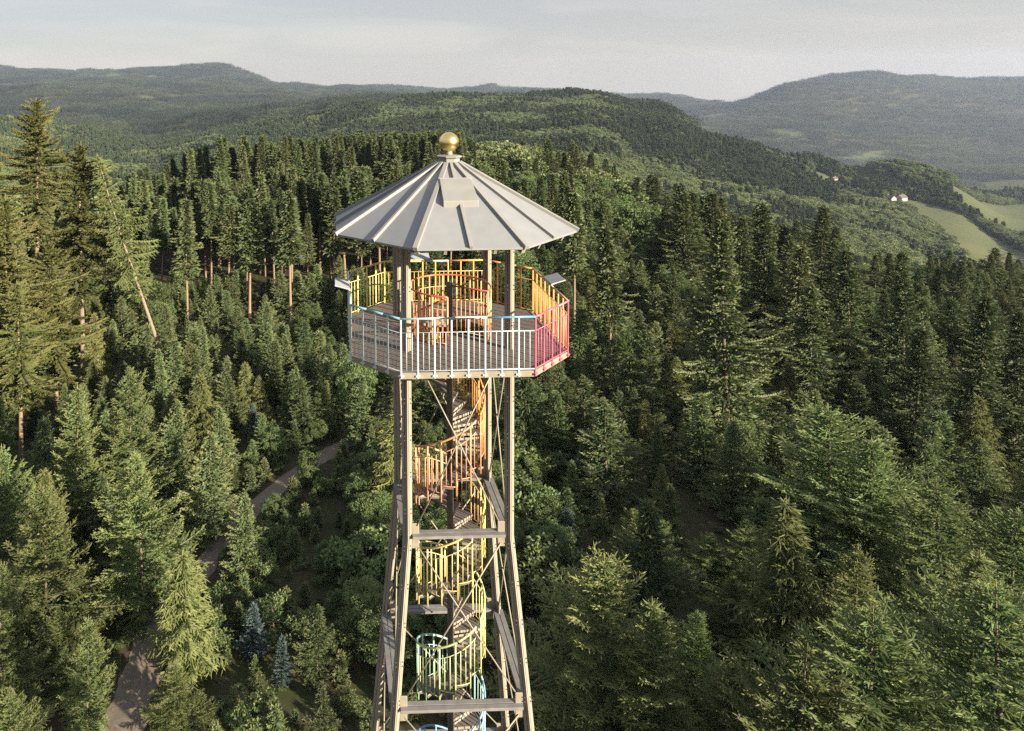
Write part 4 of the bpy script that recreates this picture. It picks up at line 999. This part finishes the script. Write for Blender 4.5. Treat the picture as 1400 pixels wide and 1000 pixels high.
# everything beyond: masses of trees as instances
SRC = bpy.data.collections.new("tree_sources")        # not linked to the scene: only feeds the instances
def source(me):
    o = bpy.data.objects.new(me.name, me); return o
def mass(name, label, cat, kinds, pts):
    """pts: rows x, y, z, scale, rot, wide, index ; kinds: list of mesh variants"""
    pts = np.asarray(pts, float)
    me = bpy.data.meshes.new(name); me.vertices.add(len(pts)); me.vertices.foreach_set("co", pts[:, :3].astype(np.float32).ravel())
    for nme, arr, ty in (("rot", np.c_[0.05 * np.sin(pts[:, 0] * 37.1), 0.05 * np.sin(pts[:, 1] * 41.7), pts[:, 4]], 'FLOAT_VECTOR'), ("scl", np.c_[pts[:, 3] * pts[:, 5], pts[:, 3] * pts[:, 5], pts[:, 3]], 'FLOAT_VECTOR')):
        a = me.attributes.new(nme, ty, 'POINT'); a.data.foreach_set("vector", arr.astype(np.float32).ravel())
    a = me.attributes.new("var", 'INT', 'POINT'); a.data.foreach_set("value", pts[:, 6].astype(np.int32))
    o = link(name, me); tag(o, label, cat, kind="stuff")
    c = bpy.data.collections.new(name + "_sources")
    for k, m in enumerate(kinds):
        s = bpy.data.objects.new(f"{k:02d}_{m.name}", m); c.objects.link(s)
    ng = bpy.data.node_groups.new(name + "_nodes", 'GeometryNodeTree')
    ng.interface.new_socket("Geometry", in_out='INPUT', socket_type='NodeSocketGeometry'); ng.interface.new_socket("Geometry", in_out='OUTPUT', socket_type='NodeSocketGeometry')
    n, l = ng.nodes, ng.links
    gi, go = n.new("NodeGroupInput"), n.new("NodeGroupOutput")
    ci = n.new("GeometryNodeCollectionInfo"); ci.inputs["Collection"].default_value = c; ci.inputs["Separate Children"].default_value = True; ci.inputs["Reset Children"].default_value = True
    ip = n.new("GeometryNodeInstanceOnPoints"); ip.inputs["Pick Instance"].default_value = True
    def attr(nm, ty):
        q = n.new("GeometryNodeInputNamedAttribute"); q.data_type = ty; q.inputs["Name"].default_value = nm; return q.outputs["Attribute"]
    l.new(gi.outputs[0], ip.inputs["Points"]); l.new(ci.outputs[0], ip.inputs["Instance"])
    l.new(attr("var", 'INT'), ip.inputs["Instance Index"]); l.new(attr("rot", 'FLOAT_VECTOR'), ip.inputs["Rotation"]); l.new(attr("scl", 'FLOAT_VECTOR'), ip.inputs["Scale"])
    l.new(ip.outputs[0], go.inputs[0])
    md = o.modifiers.new("scatter", 'NODES'); md.node_group = ng
    return o
def rest_rows(kinds):
    rows, ms = [], []
    for k in kinds:
        off = len(ms); ms += [v[2] for v in LIB[k]]
        for x, y, H, rz, wide, i in REST.get(k, []):
            v = i % len(LIB[k]); rows.append((x, y, h1(x, y) - 0.05, H / LIB[k][v][3], rz, wide, off + v))
    return ms, rows
ms, rows = rest_rows(["near", "mid", "soft", "broad", "weeping", "tall", "big", "fir", "young", "seedling", "bush"])
mass("young_forest", "dense mass of young trees and spruces filling the forest around the clearing", "forest", ms, rows)
print("candidates", len(CAND), "rest", len(rows))

# mid-distance woods, tree by tree
kinds = [v[2] for v in LIB["tall"]] + [v[2] for v in LIB["far"]] + [v[2] for v in LIB["farbroad"]] + [v[2] for v in LIB["big"]]
def woods(D0, D1, sp, x0=-140, x1=1540):
    out = []
    D = D0
    while D < D1:
        s = sp(D); lo = CX + (x0 - PX) / F * D; hi = CX + (x1 - PX) / F * D
        xs_ = np.arange(lo, hi, s); xs_ = xs_ + rng.uniform(-0.48, 0.48, len(xs_)) * s; dd = D + rng.uniform(-0.48, 0.48, len(xs_)) * s
        out.append(np.c_[xs_, dd + CY]); D += s * 0.95
    return np.concatenate(out)
P = woods(152, 1750, lambda D: 5.6 if D < 500 else 7.0)
x, y = P[:, 0], P[:, 1]; D = y - CY; px = PX + F * (x - CX) / D
keep = field_mask(x, y) == 0
keep &= ~((px > 90) & (px < 950) & (D < 205)) & ~((px > 170) & (px < 645) & (D < 292)) & ~((px > 920) & (D < 176))
x, y, D, px = x[keep], y[keep], D[keep], px[keep]
tp = fbm(x / 95, y / 95, 31, 3) + rng.uniform(-0.25, 0.25, len(x)) + np.where((px > 850) & (D < 1000) & (D > 240), -0.22, 0.12) - np.where((px < 200) & (D < 1250), 0.25, 0) - np.where((px > 600) & (px < 860) & (D > 300), 0.14, 0)
tp = np.where(px > 1150, tp - 0.25, tp)
br = tp < 0.0
idx = np.where(br, 8 + rng.integers(0, 4, len(x)), np.where(D < 420, rng.integers(0, 4, len(x)), 4 + rng.integers(0, 4, len(x))))
idx = np.where(~br & (D < 420) & (rng.random(len(x)) < 0.35), 12 + rng.integers(0, 4, len(x)), idx)
age = 0.95 + 0.3 * fbm(x / 60, y / 60, 41, 2)
Hh = np.where(br, rng.uniform(10, 17, len(x)), rng.uniform(14, 23, len(x))) * age
Hh = np.where((px > 740) & (D < 420), Hh * np.clip((px - 740) / 450, 0, 1) * -0.52 + Hh, Hh)
h0 = np.array([v[3] for k in ("tall", "far", "farbroad", "big") for v in LIB[k]])
z = height(x, y) - 0.3
mass("hillside_forest", "mixed spruce and broadleaf forest covering the ridge behind the tower", "forest", kinds, np.c_[x, y, z, Hh / h0[idx], rng.uniform(0, 6.28, len(x)), rng.uniform(0.9, 1.6, len(x)), idx])
print("mid woods", len(x))
# far hills: groves of trees
def grove(seed, kind):
    rg = np.random.default_rng(seed); Vs, Fs, Ts = [], [], []; nv = 0
    for k in range(46):
        gx, gy = rg.uniform(-32, 32, 2); H = rg.uniform(13, 23); con = rg.random() < kind
        r = rg.uniform(2.6, 3.8) if con else rg.uniform(4, 6); m = 34
        f = rg.uniform(0, 1, m); a = rg.uniform(0, 6.28, m)
        if con: rad = r * (1 - f) ** 0.8; zc = H * (0.15 + 0.85 * f)
        else: rad = r * np.sqrt(np.maximum(0, 1 - (2 * f - 1) ** 2)); zc = H * 0.8 * (0.2 + 0.8 * f)
        Pq = np.stack([gx + rad * np.cos(a) * 0.6, gy + rad * np.sin(a) * 0.6, zc], 1)
        Dr = unit(np.stack([np.cos(a), np.sin(a), np.where(con, -0.2, 0.3) + 0 * a], 1) + rg.normal(size=(m, 3)) * 0.3)
        V, Fq, t = quads(Pq, Dr, rg.uniform(1.6, 3.4, m), rg.uniform(1.6, 2.8, m), unit(np.stack([np.cos(a) * 0.4, np.sin(a) * 0.4, np.ones(m)], 1)), 0.15 if con else 0.4, 0.35 if con else 0.55)
        Vs.append(V); Fs.append(Fq + nv); Ts.append(t); nv += len(V)
    return np_mesh(f"grove{seed}", np.concatenate(Vs), np.concatenate(Fs), [M['hilldark'] if kind > 0.5 else M['hillleaf']], attr={"tip": np.concatenate(Ts)})
gk = [grove(s, 0.85) for s in (1, 2, 3)] + [grove(s, 0.2) for s in (4, 5, 6)]
P = woods(1700, 7600, lambda D: 48)
x, y = P[:, 0], P[:, 1]
keep = field_mask(x, y) == 0; x, y = x[keep], y[keep]; D = y - CY
br = fbm(x / 260, y / 260, 51, 4) < 0.0
idx = np.where(br, 3 + rng.integers(0, 3, len(x)), rng.integers(0, 3, len(x)))
mass("hill_forest", "distant woods covering the hazy hills on the horizon", "forest", gk, np.c_[x, y, height(x, y) - 1.5, rng.uniform(0.85, 1.2, len(x)), rng.uniform(0, 6.28, len(x)), np.full(len(x), 1.0), idx])
print("groves", len(x))
# undergrowth near the tower
kinds = [v[2] for v in LIB["bush"]] + [v[2] for v in LIB["seedling"]]; h0 = np.array([v[3] for k in ("bush", "seedling") for v in LIB[k]])
P = woods(30, 125, lambda D: 1.25 if D < 75 else 2.0); x, y = P[:, 0], P[:, 1]; D = y - CY
pdist = np.array([path_dist(a, b) for a, b in P])
keep = (pdist > np.where(D < 49, 1.35, 1.2)) & ((fbm(x / 4.5, y / 4.5, 61, 3) > np.where(in_poly(CLEAR, x, y), 0.05, -0.28))); x, y, D = x[keep], y[keep], D[keep]
idx = np.where(rng.random(len(x)) < 0.6, rng.integers(0, 4, len(x)), 4 + rng.integers(0, 3, len(x)))
mass("undergrowth", "low green undergrowth of brambles and ferns on the forest floor", "undergrowth", kinds, np.c_[x, y, height(x, y) - 0.1, rng.uniform(0.25, 0.8, len(x)) / h0[idx], rng.uniform(0, 6.28, len(x)), rng.uniform(1.0, 1.8, len(x)), idx])

# ------------------------------------------------------------------ farm buildings across the valley
M['plaster'] = mat_simple('white_plaster', (0.30, 0.285, 0.265), (0.25, 0.24, 0.225), 1.5, 0.8)
M['tiles'] = mat_simple('dark_roof_tiles', (0.060, 0.048, 0.045), (0.085, 0.070, 0.064), 2.5, 0.8)
M['redtiles'] = mat_simple('red_roof_tiles', (0.13, 0.065, 0.045), (0.10, 0.052, 0.038), 2.5, 0.8)
M['pane'] = mat_simple('window_glass', (0.04, 0.045, 0.05), (0.06, 0.065, 0.07), 2, 0.15)
def house(name, px, py, l, w, h, rh, rz, roofm, label, D0=700):
    x, y, D = on_ground(px, py, D0); e = empty(name, (x, y, h1(x, y) - 0.5), rz); tag(e, label, "house")
    MB().box((0, 0, (h + 0.5) / 2), (l, w, h + 0.5)).poly([(-l / 2, -w / 2, h + .5), (-l / 2, w / 2, h + .5), (-l / 2, 0, h + .5 + rh * 0.97), (l / 2, -w / 2, h + .5), (l / 2, w / 2, h + .5), (l / 2, 0, h + .5 + rh * 0.97)], [(0, 2, 1), (3, 4, 5)]).build("wall", M['plaster'], e)
    r = MB(); o_ = 0.8
    for s in (-1, 1):
        r.bar((-l / 2 - o_, s * (w / 4 + o_ / 2), h + .5 + rh / 2 - o_ * rh / w + 0.12), (l / 2 + o_, s * (w / 4 + o_ / 2), h + .5 + rh / 2 - o_ * rh / w + 0.12), math.hypot(w / 2 + o_, rh + 2 * o_ * rh / w), 0.2, (0, s * rh, w / 2))
    ro = r.build("roof", M[roofm], e); MB().box((l * 0.2, 0.6, h + rh + 0.9), (0.9, 0.9, 1.8)).build("chimney", M['plaster'], ro)
    n = int(l // 3.5)
    for i in range(n):
        xx = -l / 2 + (i + 0.5) * l / n
        for zq in ((1.7,) if h < 4 else (1.7, 4.3)):
            for s in (-1, 1):
                wi = MB().box((xx, s * (w / 2 + 0.02), zq + 0.5), (1.3, 0.08, 1.4)).build("window", M['plaster'], e); MB().box((xx, s * (w / 2 + 0.05), zq + 0.5), (1.05, 0.06, 1.15)).build("pane", M['pane'], wi)
    for s in (-1, 1): MB().box((s * (l / 2 + 0.03), 0, 1.6), (0.1, 1.2, 2.2)).build("door", M['soffit'], e)
    return e
house("farmhouse", 1232, 275, 15, 10, 5.2, 4.0, R(25), 'tiles', "white farmhouse with dark roof at the edge of the vineyards on the right")
house("farmhouse", 1217, 274, 13, 9, 4.0, 3.6, R(100), 'tiles', "lower farm building left of the white farmhouse, half behind trees")
house("farmhouse", 1141, 247, 7, 6, 2.4, 2.4, R(10), 'redtiles', "small house with reddish roof at the top of the sloping vineyard")
house("barn", 284, 219, 16, 8, 3.2, 2.8, R(30), 'tiles', "small grey barn beside the pale field in the left valley", 600)
# dark wooded knoll behind the farm
rows = []
kx0 = (975, 1215 + CY - 95)
for k in range(210):
    a = rng.uniform(0, 6.28); r = rng.uniform(0, 1) ** 0.5; x = kx0[0] + 70 * r * cos(a); y = kx0[1] + 95 + 80 * r * sin(a)
    if field_mask(np.array(x), np.array(y)) > 0: continue
    v = int(rng.integers(0, 4)); rows.append((x, y, h1(x, y) - 0.5, rng.uniform(15, 23) / LIB["broad"][v][3], rng.uniform(0, 6.28), 1.1, v))
mass("knoll_wood", "rounded dark wood on the knoll behind the white farmhouse", "wood", [v[2] for v in LIB["broad"]], rows)

# ------------------------------------------------------------------ haze
hz = MB(); hz.box((0, 3900, (340 - 420) / 2), (17600, 8800, 760)); m = bpy.data.materials.new("hazy_air"); m.use_nodes = True
n, l = m.node_tree.nodes, m.node_tree.links; n.remove(n["Principled BSDF"])
pv = n.new("ShaderNodeVolumePrincipled"); pv.inputs["Color"].default_value = (0.58, 0.69, 0.94, 1); pv.inputs["Density"].default_value = 0.000042; pv.inputs["Anisotropy"].default_value = 0.2
l.new(pv.outputs[0], n["Material Output"].inputs["Volume"])
ho = hz.build("haze", m); tag(ho, "thin pale haze lying over the hills and valleys", "haze", kind="stuff")
